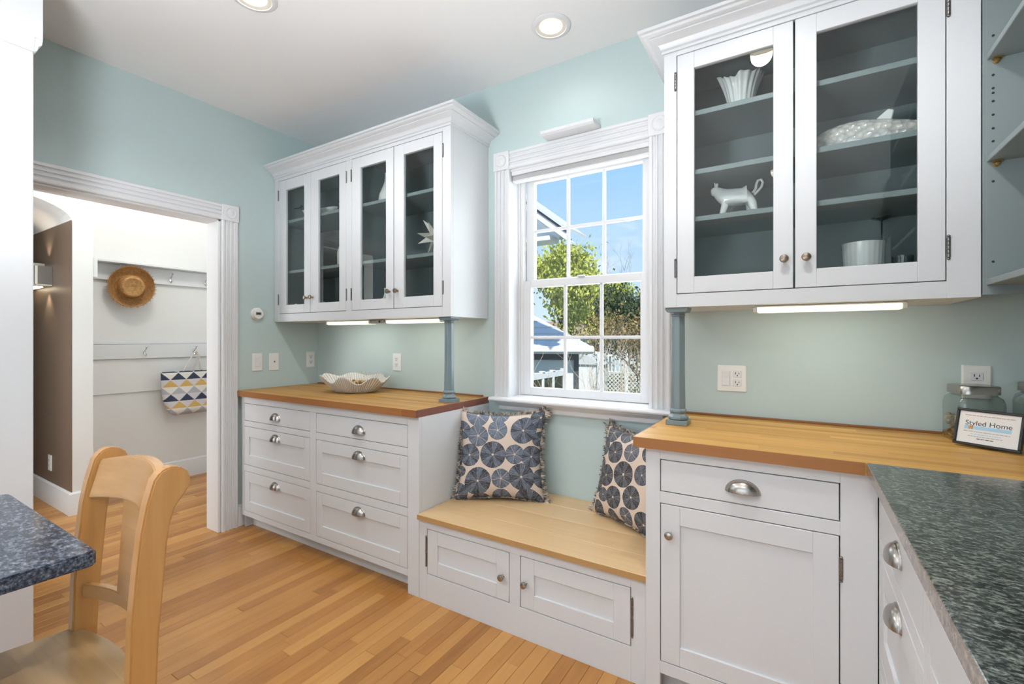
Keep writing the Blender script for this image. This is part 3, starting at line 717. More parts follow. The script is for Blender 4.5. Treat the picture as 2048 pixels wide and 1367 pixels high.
# coat wall boards
m = MB(); m.prism([(0, .81), (.012, .81), (.012, 1.09), (.0, 1.09)], lambda p, q, t: (HX + p, t, q), -1.01, .06)
tag(m.build('trim_3', M['hallwall'], bevel=.001), 'white panel board below the lower coat rail', 'trim', kind='structure')
LC = thing('coat_rail', 'white lower coat rail on the hall wall holding the tote bag', 'coat rail', (HX, -.45, 1.15)); O = (HX, -.45, 1.15)
MB(O).box(HX + .0005, HX + .028, -1.01, .055, 1.092, 1.212).build('board', M['trim'], LC, .002)
MB(O).box(HX + .0005, HX + .018, -1.01, .055, 1.214, 1.236).build('cap_moulding', M['trim'], LC, .002)
UC = thing('coat_rail', 'white upper coat rail with ledge on the hall wall holding the straw hat', 'coat rail', (HX, -.45, 1.8)); O = (HX, -.45, 1.8)
MB(O).box(HX + .0005, HX + .024, -1.01, .055, 1.735, 1.868).build('board', M['trim'], UC, .002)
MB(O).box(HX + .0005, HX + .12, -1.01, .055, 1.869, 1.890).build('ledge', M['trim'], UC, .003)
MB(O).box(HX + .12, PX - .004, -1.0115, -.985, 1.715, 1.86).build('return_board', M['trim'], UC, .002)
def hook_meshes():
    m = MB(); m.lathe([(.012, 0), (.012, .003), (.008, .006), (.001, .0065)], lambda a, b, h: (h, a * .8, b * 1.6), 14)
    p = m.mesh('hook_plate', M['chrome'], smooth=True)
    m = MB(); up = [(.004, 0, .004), (.02, 0, .012), (.036, 0, .022), (.048, 0, .040)]
    m.tube(up, [.0055, .005, .0045, .0045]); m.lathe([(.001, -.009), (.006, -.006), (.0085, 0), (.006, .006), (.001, .009)], lambda a, b, h: (.050 + a, b, .043 + h), 10)
    dn = [(.004, 0, -.004), (.010, 0, -.022), (.020, 0, -.034), (.032, 0, -.033), (.038, 0, -.022)]
    m.tube(dn, [.0055, .005, .0045, .004, .004]); m.lathe([(.001, -.007), (.0065, 0), (.001, .007)], lambda a, b, h: (.039 + a, b, -.019 + h), 10)
    return p, m.mesh('hook_prongs', M['chrome'], smooth=True)
HP, HG = hook_meshes()
for lab, y, z, dx in (('chrome double coat hook on the upper rail right beside the straw hat', -.394, 1.785, .0245), ('chrome double coat hook on the upper rail beside the doorway casing', -.112, 1.785, .0245), ('chrome double coat hook on the upper rail hidden under the straw hat', -.69, 1.785, .0245), ('bare chrome coat hook on the lower rail', -.585, 1.148, .0285), ('chrome coat hook on the lower rail carrying the tote bag', -.205, 1.148, .0285)):
    t = thing('coat_hook', lab, 'hook', (HX + dx, y, z), group='chrome coat hooks'); link('hook_plate', HP, t); link('hook_prongs', HG, t)

# straw hat: axis along local x (towards the room)
k = NT('woven_straw'); p = k.obj(); sp = k.n('ShaderNodeSeparateXYZ'); k.l(p, sp.inputs[0])
rr = k.math('SQRT', k.math('ADD', k.math('POWER', sp.outputs[1], 2), k.math('POWER', sp.outputs[2], 2)))
ring = k.math('SINE', k.math('ADD', k.math('MULTIPLY', k.math('ADD', rr, k.math('MULTIPLY', sp.outputs[0], .8)), 900), k.math('MULTIPLY', k.noise(p, 30), 4)))
f = k.math('ADD', k.math('MULTIPLY', ring, .14), k.math('ADD', k.math('MULTIPLY', k.noise(p, 70, 4), .6), k.math('MULTIPLY', sp.outputs[0], 1.5)))
k.col(k.ramp(f, [(.1, (.25, .105, .028)), (.4, (.46, .23, .075)), (.62, (.62, .38, .16)), (.9, (.74, .53, .28))])); k.rough(.7); k.bump(ring, .5, .002); M['straw'] = k.m
hat = thing('straw_hat', 'straw hat with frayed brim hanging on the upper coat rail', 'hat', (HX + .075, -.69, 1.69), rot=(0, R(6), R(-10)))
hp = [(.158, .045), (.150, .030), (.135, .016), (.115, .006), (.098, .003), (.089, .012), (.084, .04), (.078, .075), (.073, .088), (.067, .093), (.060, .0905), (.052, .084), (.030, .082), (.001, .082)]
fn = lambda a, b, h: (h - .02 + .016 * (b / .15) ** 2 * (1 if a * a + b * b > .0095 else 0), a * .97, b * 1.06)
m = MB(); m.lathe(hp, fn, 56, cap=False); hm = m.build('crown_and_brim', M['straw'], hat, smooth=R(70)); sm = hm.modifiers.new('thickness', 'SOLIDIFY'); sm.thickness = .003; sm.offset = -1
m = MB(); rg = random.Random(5)
for i in range(300):
    a = rg.uniform(0, 2 * math.pi); r0 = .150; r1 = rg.uniform(.158, .172); da = rg.uniform(-.06, .06)
    p0 = fn(r0 * math.cos(a), r0 * math.sin(a), .034 + rg.uniform(-.004, .004)); p1 = fn(r1 * math.cos(a + da), r1 * math.sin(a + da), .045 + rg.uniform(-.008, .012))
    m.tube([p0, p1], [.0012, .0006], 4)
m.build('frayed_edge', M['straw'], hat)['kind'] = 'stuff'

# tote bag with woven triangles
k = NT('woven_triangle_fabric'); p = k.obj(); sp = k.n('ShaderNodeSeparateXYZ'); k.l(p, sp.inputs[0])
v = k.math('DIVIDE', k.math('ADD', sp.outputs[2], .39), .062); row = k.math('FLOOR', v); fv = k.math('FRACT', v)
hx = k.math('ADD', k.math('DIVIDE', sp.outputs[1], .120), k.math('MULTIPLY', k.math('FLOORED_MODULO', row, 2), .5))
fine = k.math('MULTIPLY', k.math('FLOOR', k.math('MULTIPLY', fv, 9)), 1 / 9)
tri = k.math('MULTIPLY', k.math('ABSOLUTE', k.math('SUBTRACT', k.math('FRACT', hx), .5)), 2.0)
ins = k.math('LESS_THAN', k.math('ADD', tri, fine), .93)
r6 = k.math('DIVIDE', k.math('ADD', row, .5), 6)
cols = k.n('ShaderNodeValToRGB'); cols.color_ramp.interpolation = 'CONSTANT'; e = cols.color_ramp.elements
navy, must, grey = (.035, .045, .09, 1), (.60, .38, .12, 1), (.42, .41, .46, 1)
e[0].position = 0; e[0].color = grey; e[1].position = 1 / 6; e[1].color = must
for q, c in ((2 / 6, navy), (3 / 6, grey), (4 / 6, must), (5 / 6, navy)): el_ = e.new(q); el_.color = c
k.l(r6, cols.inputs[0])
bgc = k.n('ShaderNodeValToRGB'); bgc.color_ramp.interpolation = 'CONSTANT'; e = bgc.color_ramp.elements
cre, lav = (.72, .69, .64, 1), (.60, .57, .60, 1)
e[0].color = cre; e[1].position = 1 / 6; e[1].color = lav
for q, c in ((2 / 6, lav), (3 / 6, cre), (4 / 6, lav), (5 / 6, cre)): el_ = e.new(q); el_.color = c
k.l(r6, bgc.inputs[0])
k.col(k.mix(ins, bgc.outputs[0], cols.outputs[0])); k.rough(.85); k.bump(k.noise(k.mapping(p, (1, 1, 1)), 260, 2), .5, .002); M['totefab'] = k.m
M['rope'] = paint('cotton_rope', (.62, .58, .52), .8, .1, .3)
bag = thing('tote_bag', 'woven tote bag with navy mustard and grey triangles hanging on the lower coat rail', 'bag', (HX + .10, -.250, .98))
nu, nv = 40, 14; pts = []
for i in range(nu):
    a = 2 * math.pi * i / nu; ca, sa = math.cos(a), math.sin(a)
    for j in range(nv):
        t = j / (nv - 1); z = -.385 * (1 - t)
        w = .242 * (1 - .33 * (1 - t) ** 3.2); d = .055 * (1 - .55 * t) if t > .02 else .03
        if j == 0: w *= .86; d *= .6
        sx = math.copysign(abs(ca) ** .55, ca); sy = math.copysign(abs(sa) ** .8, sa)
        pts.append((sy * d, sx * w, z + (.012 * math.cos(sx * 1.6) - .012) - .010 * (1 - abs(sx)) * t))
m = MB(); m.grid(pts, nu, nv, True); bot = [i * nv for i in range(nu)]
m.f.append(tuple(bot[::-1])); bo = m.build('body', M['totefab'], bag, smooth=R(80)); sm = bo.modifiers.new('thickness', 'SOLIDIFY'); sm.thickness = .004; sm.offset = -1
for dx, y0, y1 in ((.016, -.075, .085), (-.016, -.06, .07)):
    MB().tube([(dx, y0, -.03), (dx, y0 * .98, .0), (dx * .6 - .012, .045 + (y0 - .045) * .55, .085), (-.034, .045 - .010, .158), (-.034, .045, .170), (-.034, .045 + .010, .158), (dx * .6 - .012, .045 + (y1 - .045) * .55, .085), (dx, y1 * .98, .0), (dx, y1, -.03)], .0055, 8).build('handle', M['rope'], bag, smooth=True)

# passage fittings
sc = thing('wall_sconce', 'ribbed grey metal wall sconce shining up and down on the brown wall', 'sconce', (-1.70, -1.1312, 1.745))
M['zinc'] = paint('corrugated_zinc', (.33, .31, .29), .4, .1, .05, .6)
prof = []
for i in range(60):
    xx = -.40 + .48 * i / 59; prof.append((xx, -.080 - (.014 if i % 6 < 4 else 0)))
prof += [(.08, -.001), (-.40, -.001)]
m = MB(); m.prism(prof, lambda p, q, t: (p, q, t), -.075, .062); m.build('ribbed_shade', M['zinc'], sc)
MB().box(-.40, .085, -.09, -.001, -.088, -.0752).build('bottom_trim', M['cream'], sc, .002)
MB().box(-.38, -.02, -.078, -.03, -.094, -.0882).build('lens', M['bulb_hall'], sc, .001)
MB().box(-.40, -.10, -.09, -.001, .0622, .10).build('top_box', M['cream'], sc, .002)
for zz, rx, pw in ((-.11, 0, 3.0), (.12, 180, 2.0)):
    l = lamp('sconce_light', 'SPOT', (-.0, -.045, zz), (R(rx), 0, 0), pw, (1, .84, .62), spot_size=R(95), spot_blend=.7, shadow_soft_size=.02); l.parent = sc
sp_ = thing('spot_light', 'small round chrome spotlight under the passage vault', 'spotlight', (-2.03, -1.18, 2.19))
MB().lathe([(.001, .075), (.012, .07), (.012, .04), (.034, .032), (.042, .012), (.042, -.016), (.036, -.026), (.001, -.022)], XYZ, 24).build('head', M['chrome'], sp_, smooth=True)
vt = thing('wall_valve', 'small pale metal fitting low on the dark trim of the passage', 'fitting', (-2.19, -1.16, .50))
MB().tube([(-.06, 0, 0), (.0, -.004, 0), (.05, -.004, .002)], [.010, .010, .012], 10).lathe([(.001, -.03), (.02, -.026), (.024, 0), (.02, .026), (.001, .03)], lambda a, b, h: (.06 + h, -.004 + a, .004 + b), 16).build('valve_body', M['nickel'], vt, smooth=True)
plate('wall_outlet', 'small pale outlet low on the brown passage wall', 'outlet', (-1.672, -1.1314, .31), 0, .075, .118, 'duplex')
lamp('hall_fill_panel', 'AREA', (-.66, -2.9, 1.5), (R(90), 0, 0), 34, (1, .995, .98), shape='RECTANGLE', size=.9, size_y=1.8)  # added fill panel inside the hall; no window stands there
hl = thing('hall_fill_globe', 'round white globe added on the hall ceiling, unseen, as fill light', 'ceiling light', (-.7, -.75, 2.749))  # unseen fixture, added to brighten the hall
MB().lathe([(.13, 0), (.13, -.02), (.12, -.028)], XYZ, 36).build('base', M['trim'], hl, smooth=R(30)); MB().lathe([(.118, -.0285), (.11, -.05), (.08, -.068), (.04, -.077), (.001, -.079)], XYZ, 32).build('globe', emit('hall_fill_glow', (1, .96, .88), 4), hl, smooth=True)
l = lamp('hall_fill_point', 'POINT', (0, 0, -.13), (0, 0, 0), 15, (1, .96, .9), shadow_soft_size=.08); l.parent = hl

# added uplight behind the viewer, unseen; it fills the room off the ceiling
M['uplight_fill'] = emit('added_uplight_glow', (.97, .985, 1), 3)
for nm, cat, lab, x, y, z0, zt, pw in (('added_uplight', 'added fill light', 'white uplight added behind the viewer to brighten ceiling and walls', 2.25, -2.62, 0, 1.25, 140),):
    t = thing(nm, lab, cat, (x, y, z0)); h = zt - z0
    MB().lathe([(.09, .0005), (.09, .018), (.02, .03), (.012, .05)], XYZ, 32).build('base', M['trim'], t, smooth=R(40))
    MB().lathe([(.012, .05), (.012, h - .12)], XYZ, 16).build('pole', M['trim'], t, smooth=R(40))
    MB().lathe([(.02, h - .12), (.10, h - .09), (.155, h - .04), (.17, h), (.165, h), (.15, h - .035), (.09, h - .075), (.01, h - .085)], XYZ, 36).build('bowl_shade', M['trim'], t, smooth=R(50))
    MB().lathe([(.001, h - .045), (.13, h - .045), (.13, h - .041), (.001, h - .04)], XYZ, 28).build('lens', M['uplight_fill'], t)
    l = lamp('added_uplight_lamp', 'SPOT', (0, 0, h + .015), (R(180), 0, 0), pw, (.92, .96, 1), spot_size=R(172), spot_blend=.25, shadow_soft_size=.22); l.parent = t

# trailing plant on the open shelves beside the viewer
k = NT('trailing_leaf'); p = k.obj(); k.col(k.ramp(k.noise(p, 20, 3), [(.3, (.02, .05, .015)), (.5, (.05, .11, .03)), (.7, (.10, .19, .06))])); k.rough(.5); M['trail'] = k.m
tp = thing('trailing_plant', 'green trailing plant in a white pot hanging over the end of the open shelves', 'plant', (3.76, -1.88, 2.1035))
MB().lathe([(.04, 0), (.055, .09), (.058, .095), (.052, .095), (.045, .085), (.001, .085)], XYZ, 28).build('pot', M['ceramic'], tp, smooth=R(40))
m = MB(); rg = random.Random(12)
for i in range(16):
    y0 = rg.uniform(-.09, .07); L = rg.uniform(.10, .34); pts = [(rg.uniform(-.03, .03), y0 * .3, .085), (-.06, y0 * .7, .125), (-.105, y0, .06)]
    z = .06; x = -.105; yy = y0
    while z > .06 - L: z -= .03; x += rg.uniform(-.012, .010); yy += rg.uniform(-.012, .012); x = min(x, -.092); pts.append((x, yy, z))
    m.tube(pts, .0016, 4)
    for q in pts[1:]:
        for j in range(5):
            e = Euler((rg.uniform(0, 6), rg.uniform(0, 6), rg.uniform(0, 6))).to_matrix(); c = Vector(q) + Vector((rg.uniform(-.012, .004), rg.uniform(-.012, .012), rg.uniform(-.015, .015))); sz = rg.uniform(.012, .024)
            m.add([c + e @ Vector(v) * sz for v in ((-.5, 0, 0), (0, -.25, .05), (.5, 0, 0), (0, .25, .05))], [(0, 1, 2, 3)])
m.build('foliage', M['trail'], tp, fix=False)['kind'] = 'stuff'
# ------------------------------------------------------------------ cushions
def cushion_fabric(name, circles, cream, blues):
    k = NT(name); uv = k.n('ShaderNodeTexCoord').outputs['UV']
    wob = k.n('ShaderNodeVectorMath', operation='MULTIPLY_ADD'); nzz = k.n('ShaderNodeTexNoise'); nzz.inputs['Scale'].default_value = 22; nzz.inputs['Detail'].default_value = 2
    k.l(uv, nzz.inputs['Vector']); k.l(nzz.outputs['Color'], wob.inputs[0]); wob.inputs[1].default_value = (.014, .014, 0); k.l(uv, wob.inputs[2])
    best = None; vec = None; idv = None
    for i, (cx, cy, r, light) in enumerate(circles):
        d = k.n('ShaderNodeVectorMath', operation='SUBTRACT'); k.l(wob.outputs[0], d.inputs[0]); d.inputs[1].default_value = (cx + .007, cy + .007, 0)
        s = k.n('ShaderNodeVectorMath', operation='SCALE'); k.l(d.outputs[0], s.inputs[0]); s.inputs['Scale'].default_value = 1 / r
        ln = k.n('ShaderNodeVectorMath', operation='LENGTH'); k.l(s.outputs[0], ln.inputs[0]); ln = ln.outputs['Value']
        if best is None: best, vec, idv = ln, s.outputs[0], None; lid = k.n('ShaderNodeValue'); lid.outputs[0].default_value = light; idv = lid.outputs[0]
        else:
            lt = k.math('LESS_THAN', ln, best)
            mv = k.n('ShaderNodeMix', data_type='VECTOR'); k.l(lt, mv.inputs[0]); k.l(vec, mv.inputs[4]); k.l(s.outputs[0], mv.inputs[5]); vec = mv.outputs[1]
            mf = k.n('ShaderNodeMix', data_type='FLOAT'); k.l(lt, mf.inputs[0]); k.l(idv, mf.inputs[2]); mf.inputs[3].default_value = light; idv = mf.outputs[0]
            best = k.math('MINIMUM', best, ln)
    sp = k.n('ShaderNodeSeparateXYZ'); k.l(vec, sp.inputs[0])
    ang = k.math('ARCTAN2', sp.outputs[1], sp.outputs[0])
    inside = k.math('LESS_THAN', best, 1.0)
    cvec = k.n('ShaderNodeCombineXYZ'); k.l(k.math('MULTIPLY', ang, 11), cvec.inputs[0]); k.l(k.math('MULTIPLY', best, 2.0), cvec.inputs[1]); k.l(k.math('MULTIPLY', idv, 13), cvec.inputs[2])
    streak = k.noise(cvec.outputs[0], 1.6, 4, .6)
    wedge = k.math('MULTIPLY', k.math('ADD', k.math('SINE', k.math('ADD', k.math('MULTIPLY', ang, 5), k.math('MULTIPLY', idv, 9))), 1), .5)
    body = k.mix(k.math('ADD', k.math('MULTIPLY', k.math('SUBTRACT', streak, .36), 2.6), k.math('MULTIPLY', k.math('SUBTRACT', wedge, .5), .55)), blues[0], blues[2])
    body = k.mix(k.math('MULTIPLY', idv, .5), body, blues[1])
    # pale spokes
    spoke = k.math('ABSOLUTE', k.math('SINE', k.math('ADD', k.math('MULTIPLY', ang, 7.5), k.math('MULTIPLY', streak, .5))))
    thin = k.math('LESS_THAN', k.math('MULTIPLY', spoke, k.math('ADD', best, .06)), .040)
    s5 = k.math('ABSOLUTE', k.math('SINE', k.math('MULTIPLY', k.math('ADD', ang, k.math('MULTIPLY', idv, .7)), 2.5)))
    star = k.math('MULTIPLY', k.math('LESS_THAN', k.math('ABSOLUTE', k.math('SUBTRACT', k.math('MULTIPLY', s5, best), .055)), .022), k.math('GREATER_THAN', idv, .5))
    fleck = k.math('GREATER_THAN', k.noise(k.mapping(uv, (130, 130, 130)), 1.0, 2), .60)
    body = k.mix(k.math('MULTIPLY', k.math('MAXIMUM', k.math('MULTIPLY', thin, .75), k.math('MAXIMUM', star, k.math('MULTIPLY', fleck, .30))), .9), body, cream)
    dot = k.math('LESS_THAN', best, .085)
    body = k.mix(dot, body, cream)
    rim = k.math('GREATER_THAN', best, .965); body = k.mix(k.math('MULTIPLY', rim, .5), body, blues[0])
    weave = k.noise(k.mapping(uv, (260, 260, 260)), 1, 2)
    base = k.mix(weave, tuple(c * .93 for c in cream), cream)
    k.col(k.mix(inside, base, body)); k.rough(.85); k.bump(weave, .35, .001)
    return k.m
def face_uv(lst, x0, x1, y0, y1): return [((cx - x0) / (x1 - x0), 1 - (cy - y0) / (y1 - y0), r / (x1 - x0), l) for cx, cy, r, l in lst]
C1 = face_uv([(385, 245, 135, .9), (650, 205, 120, 1), (392, 495, 128, .8), (635, 415, 118, 1), (950, 425, 155, .25), (195, 440, 105, .4), (1135, 290, 118, .2), (1150, 530, 85, .2), (283, 730, 132, .15), (583, 718, 160, .1), (855, 710, 116, .7), (1062, 735, 125, .2),
              (408, 1035, 160, .05), (690, 1005, 116, .65), (935, 975, 155, .1), (690, 1250, 118, .4), (1005, 1262, 160, .1), (440, 1300, 125, .1), (180, 1175, 118, .1), (1175, 985, 105, .2), (180, 925, 62, .3)], 165, 1165, 225, 1235)
C2 = [(a, b, r * .80, l) for a, b, r, l in face_uv([(260, 235, 130, .6), (470, 190, 130, .8), (180, 420, 120, .4), (395, 440, 150, .15), (640, 380, 130, .8), (180, 640, 110, .4), (590, 660, 175, .05), (330, 740, 150, .1), (190, 880, 120, .2), (330, 975, 95, .5), (500, 960, 150, .1), (760, 880, 150, .1), (850, 600, 130, .5), (900, 330, 150, .2), (700, 1110, 110, .6), (930, 1100, 140, .1), (250, 1150, 110, .2), (480, 1190, 100, .3), (840, 150, 110, .6)], 120, 1050, 190, 1210)]
M['cushA'] = cushion_fabric('sea_urchin_print_blue', C1, (.66, .55, .47), ((.010, .014, .026), (.16, .22, .31), (.175, .22, .29)))
M['cushB'] = cushion_fabric('sea_urchin_print_charcoal', C2, (.70, .57, .47), ((.012, .013, .018), (.16, .20, .26), (.13, .145, .175)))
M['fringeA'] = paint('blue_grey_fringe', (.25, .24, .24), .9, .55, 0)
k = NT('variegated_fringe'); p = k.obj(); k.col(k.ramp(k.noise(p, 45, 3), [(.34, (.04, .05, .08)), (.44, (.18, .17, .17)), (.54, (.46, .40, .33)), (.66, (.68, .60, .51))])); k.rough(.9); M['fringe'] = k.m
def cushion(label, loc, rz, tilt, S, mat, thick=.075, seed=1):
    t = thing('cushion', label, 'cushion', loc, group='fringed cushions on the bench', rot=(R(tilt), 0, rz))
    n = 34; pts = {}; vs = []; fs = []; uvs = []
    rg = random.Random(seed); h = S / 2
    def shape(u, v, side):
        # u,v -1..1 ; edges bow in, corners pull out
        bow = .93 + .07 * (abs(u * v)) ** 2
        x = u * h * (bow if abs(v) < 2 else 1) * (1 - .055 * (1 - v * v)); z = v * h * (1 - .055 * (1 - u * u)) * bow
        e = (1 - u ** 4) * (1 - v ** 4)
        th = thick * max(e, 0) ** .55 * (1 + .05 * math.sin(5 * u + seed) * math.cos(4 * v))
        wr = .004 * math.sin(14 * u + 3 * v + seed) * (abs(u) ** 4 + abs(v) ** 4)
        return (x, side * th + wr, z + h * .94)
    for side in (-1, 1):
        b = len(vs)
        for i in range(n):
            for j in range(n):
                u, v = -1 + 2 * i / (n - 1), -1 + 2 * j / (n - 1)
                u2, v2 = math.sin(u * math.pi / 2) * .35 + u * .65, math.sin(v * math.pi / 2) * .35 + v * .65
                vs.append(shape(u2, v2, side)); uvs.append(((u2 + 1) / 2, (v2 + 1) / 2))
        for i in range(n - 1):
            for j in range(n - 1): fs.append((b + i * n + j, b + i * n + j + 1, b + (i + 1) * n + j + 1, b + (i + 1) * n + j))
    me = bpy.data.meshes.new('cover'); me.from_pydata(vs, [], fs); ul = me.uv_layers.new(name='UVMap')
    for lp in me.loops: ul.data[lp.index].uv = uvs[lp.vertex_index]
    bm = bmesh.new(); bm.from_mesh(me); bmesh.ops.remove_doubles(bm, verts=bm.verts, dist=.0002); bmesh.ops.recalc_face_normals(bm, faces=bm.faces)
    for f in bm.faces: f.smooth = True
    bm.to_mesh(me); bm.free(); me.materials.append(mat); link('cover', me, t)
    m = MB()
    for side in range(4):
        for i in range(210):
            s = rg.uniform(-1, 1)
            u, v, d = {0: (s, 1, (0, 1)), 1: (s, -1, (0, -1)), 2: (-1, s, (-1, 0)), 3: (1, s, (1, 0))}[side]
            x, y, z = shape(u, v, 1)
            L = rg.uniform(.012, .026) * (.3 if side == 1 else 1) + .020 * max(0, abs(s) - .88) / .12 * (.45 if side == 1 else 1)
            q = rg.uniform(-.009, .009); w = rg.uniform(-.010, .010)
            m.tube([(x, y, z), (x + d[0] * L * .6 + (q if d[0] == 0 else 0), y + w, z + d[1] * L * .6 + (q if d[1] == 0 else 0)), (x + d[0] * L + (q * 1.6 if d[0] == 0 else 0), y + w * 1.6, z + d[1] * L * .8 + (q * 1.6 if d[1] == 0 else 0))], [.0024, .0026, .0014], 4)
    m.build('fringe', M['fringe'], t)['kind'] = 'stuff'
    return t
cushion('blue sea urchin print cushion leaning in the left corner of the bench', (1.873, -.246, .419), R(27), -13, .475, M['cushA'], .075, 1)
cushion('charcoal sea urchin print cushion leaning at the right end of the bench', (2.532, -.225, .419), R(-29), -15, .435, M['cushB'], .065, 4)

# ------------------------------------------------------------------ shell bowl and its contents
k = NT('ridged_shell_glaze'); p = k.obj(); sp = k.n('ShaderNodeSeparateXYZ'); k.l(p, sp.inputs[0])
an = k.math('ARCTAN2', sp.outputs[1], sp.outputs[0])
rib = k.math('SINE', k.math('ADD', k.math('MULTIPLY', an, 74), k.math('MULTIPLY', k.noise(p, 12), 5)))
k.col(k.mix(k.math('MULTIPLY', k.math('ADD', rib, 1), .5), (.50, .46, .42), (.76, .74, .70))); k.rough(.4); k.bump(rib, .6, .003); M['shell'] = k.m
sb = thing('shell_bowl', 'large white scalloped clam shell bowl on the left worktop', 'bowl', (.765, -.262, .9185), R(31))
nu, nv = 120, 14; pts = []
def shell_pt(t, a):
    lob = math.sin(7 * a + .9)
    rx = .212 * (1 + .05 * lob * t); ry = .150 * (1 + .07 * lob * t)
    if math.cos(a) < 0: rx *= 1 + .10 * abs(math.cos(a)) ** 8 * t
    rr_ = t ** .82 if t > 0 else 0
    z = .092 * (max(t - .20, 0) / .80) ** 1.15 + .024 * (.30 + .70 * (.5 - .5 * math.sin(a))) * lob * max(t - .25, 0) ** 1.5 / .65 + .010 * math.sin(a) * t * t - .006 * math.cos(a) * t * t
    return (rx * (.40 + .60 * rr_) * math.cos(a) * min(1, t * 6), ry * (.40 + .60 * rr_) * math.sin(a) * min(1, t * 6), z)
for i in range(nu):
    a = 2 * math.pi * i / nu
    for j in range(nv): pts.append(shell_pt(j / (nv - 1), a))
m = MB(); m.grid(pts, nu, nv, True); bo = m.build('bowl_body', M['shell'], sb, smooth=R(80), fix=False); s_ = bo.modifiers.new('thickness', 'SOLIDIFY'); s_.thickness = .006; s_.offset = 0
def pebbles(name, label, cat, spots, r, mat, loc, rz=0, flat=.7):
    m = MB(); rg = random.Random(9)
    for x, y, z in spots:
        e = Euler((rg.uniform(0, 3), rg.uniform(0, 3), rg.uniform(0, 3))).to_matrix(); s = rg.uniform(.75, 1.2) * r
        m.lathe([(.001, -1), (.6, -.78), (.95, -.25), (.95, .25), (.6, .78), (.001, 1)], lambda a, b, h: tuple(Vector((x, y, z)) + e @ Vector((a * s * flat, b * s * flat, h * s))), 8)
    o = m.build(name, mat, None, smooth=R(70)); o.location = loc; o.rotation_euler = (0, 0, rz); tag(o, label, cat, kind='stuff'); return o
k = NT('mixed_nuts'); p = k.obj(); k.col(k.ramp(k.noise(p, 42, 2), [(.34, (.06, .025, .012)), (.44, (.20, .09, .035)), (.54, (.52, .34, .17)), (.66, (.72, .58, .38))])); k.rough(.5); M['nuts'] = k.m
k = NT('dried_pods'); p = k.obj(); k.col(k.ramp(k.noise(p, 50, 2), [(.35, (.09, .035, .012)), (.5, (.36, .19, .06)), (.65, (.60, .42, .20))])); k.rough(.6); M['pods'] = k.m
rg = random.Random(2)
sp_l = []
for i in range(70):
    a = rg.uniform(0, 2 * math.pi); r_ = math.sqrt(rg.random()) * .72
    sp_l.append((.15 * r_ * math.cos(a) , .10 * r_ * math.sin(a) + .01, .028 + .042 * (1 - r_ ** 2) * rg.uniform(.4, 1) + .02 * r_ ** 2))
pebbles('dried_pods', 'brown dried pods filling the shell bowl', 'potpourri', sp_l, .017, M['pods'], (.765, -.262, .9165), R(31))

# ------------------------------------------------------------------ jars, nuts, framed card
def jar(label, x, y, rz, w, h, lidh):
    t = thing('glass_jar', label, 'jar', (x, y, .9145), rz, 'square glass jars')
    def ring(z, s, c):
        pts = []
        for qx, qy in ((1, 1), (-1, 1), (-1, -1), (1, -1)):
            for i in range(5):
                a = math.atan2(qy, qx) - math.pi / 4 + math.pi / 2 * i / 4
                pts.append((qx * (s / 2 - c) + c * math.cos(a), qy * (s / 2 - c) + c * math.sin(a), z))
        return pts
    prof = [(.0, w - .02, .02), (.004, w - .006, .022), (.012, w, .022), (h - .03, w, .022), (h - .012, w - .008, .022), (h - .004, w - .024, .022), (h, w - .028, .024), (h + .012, w - .028, .024)]
    vs = []
    for z, s, c in prof: vs += ring(z, s, c)
    n = 20; fs = [(j * n + i, j * n + (i + 1) % n, (j + 1) * n + (i + 1) % n, (j + 1) * n + i) for j in range(len(prof) - 1) for i in range(n)] + [tuple(range(n))[::-1]]
    o = MB().add(vs, fs).build('jar_body', M['jarglass'], t, smooth=R(60))
    lz = [(h + .002, w - .018, .03), (h + .002, w - .014, .03), (h + lidh - .003, w - .014, .03), (h + lidh, w - .018, .03), (h + lidh, w - .05, .02)]
    vs = []
    for z, s, c in lz: vs += ring(z, s, c)
    fs = [(j * n + i, j * n + (i + 1) % n, (j + 1) * n + (i + 1) % n, (j + 1) * n + i) for j in range(len(lz) - 1) for i in range(n)] + [tuple(range(n)), tuple(range(4 * n, 5 * n))]
    MB().add(vs, fs).build('lid', M['nickel'], t, smooth=R(50))
    return t
jar('square glass jar of nuts with a metal lid behind the framed card', 3.712, -.108, R(12), .128, .160, .030)
jar('square glass jar with metal lid cut by the right edge of the picture', 3.885, -.110, R(8), .128, .175, .030)
rg = random.Random(4); sp_l = []
for i in range(260):
    sp_l.append((rg.uniform(-.052, .052), rg.uniform(-.052, .052), rg.uniform(.012, .082)))
pebbles('nuts', 'mixed nuts in their shells inside the glass jar', 'nuts', sp_l, .0095, M['nuts'], (3.712, -.108, .9155), R(12))

fr = thing('framed_card', 'black framed business card standing on the right worktop before the nut jar', 'frame', (3.7075, -.258, .9188), rot=(R(-16), 0, R(-36)))
W, H, B = .162, .118, .008
m = MB().box(-W / 2, W / 2, -.012, 0, 0, B).box(-W / 2, W / 2, -.012, 0, H - B, H).box(-W / 2, -W / 2 + B, -.012, 0, B, H - B).box(W / 2 - B, W / 2, -.012, 0, B, H - B)
m.build('frame', M['black'], fr, .0015)
MB().box(-W / 2 + B, W / 2 - B, -.0065, -.001, B, H - B).build('card', paint('white_card_stock', (.80, .78, .76), .5, .01, 0), fr)
MB().box(-W / 2 + B, W / 2 - B, -.0085, -.0075, B, H - B).build('cover_glass', glass('frame_glass', (.97, .97, .97), 1.3), fr)
MB().prism([(0, .085), (.002, .087), (.026, .0), (.022, .0)], lambda p, q, t: (t, p + .0005, q * 1.0 + .0), -.018, .018).build('easel_back', M['black'], fr)
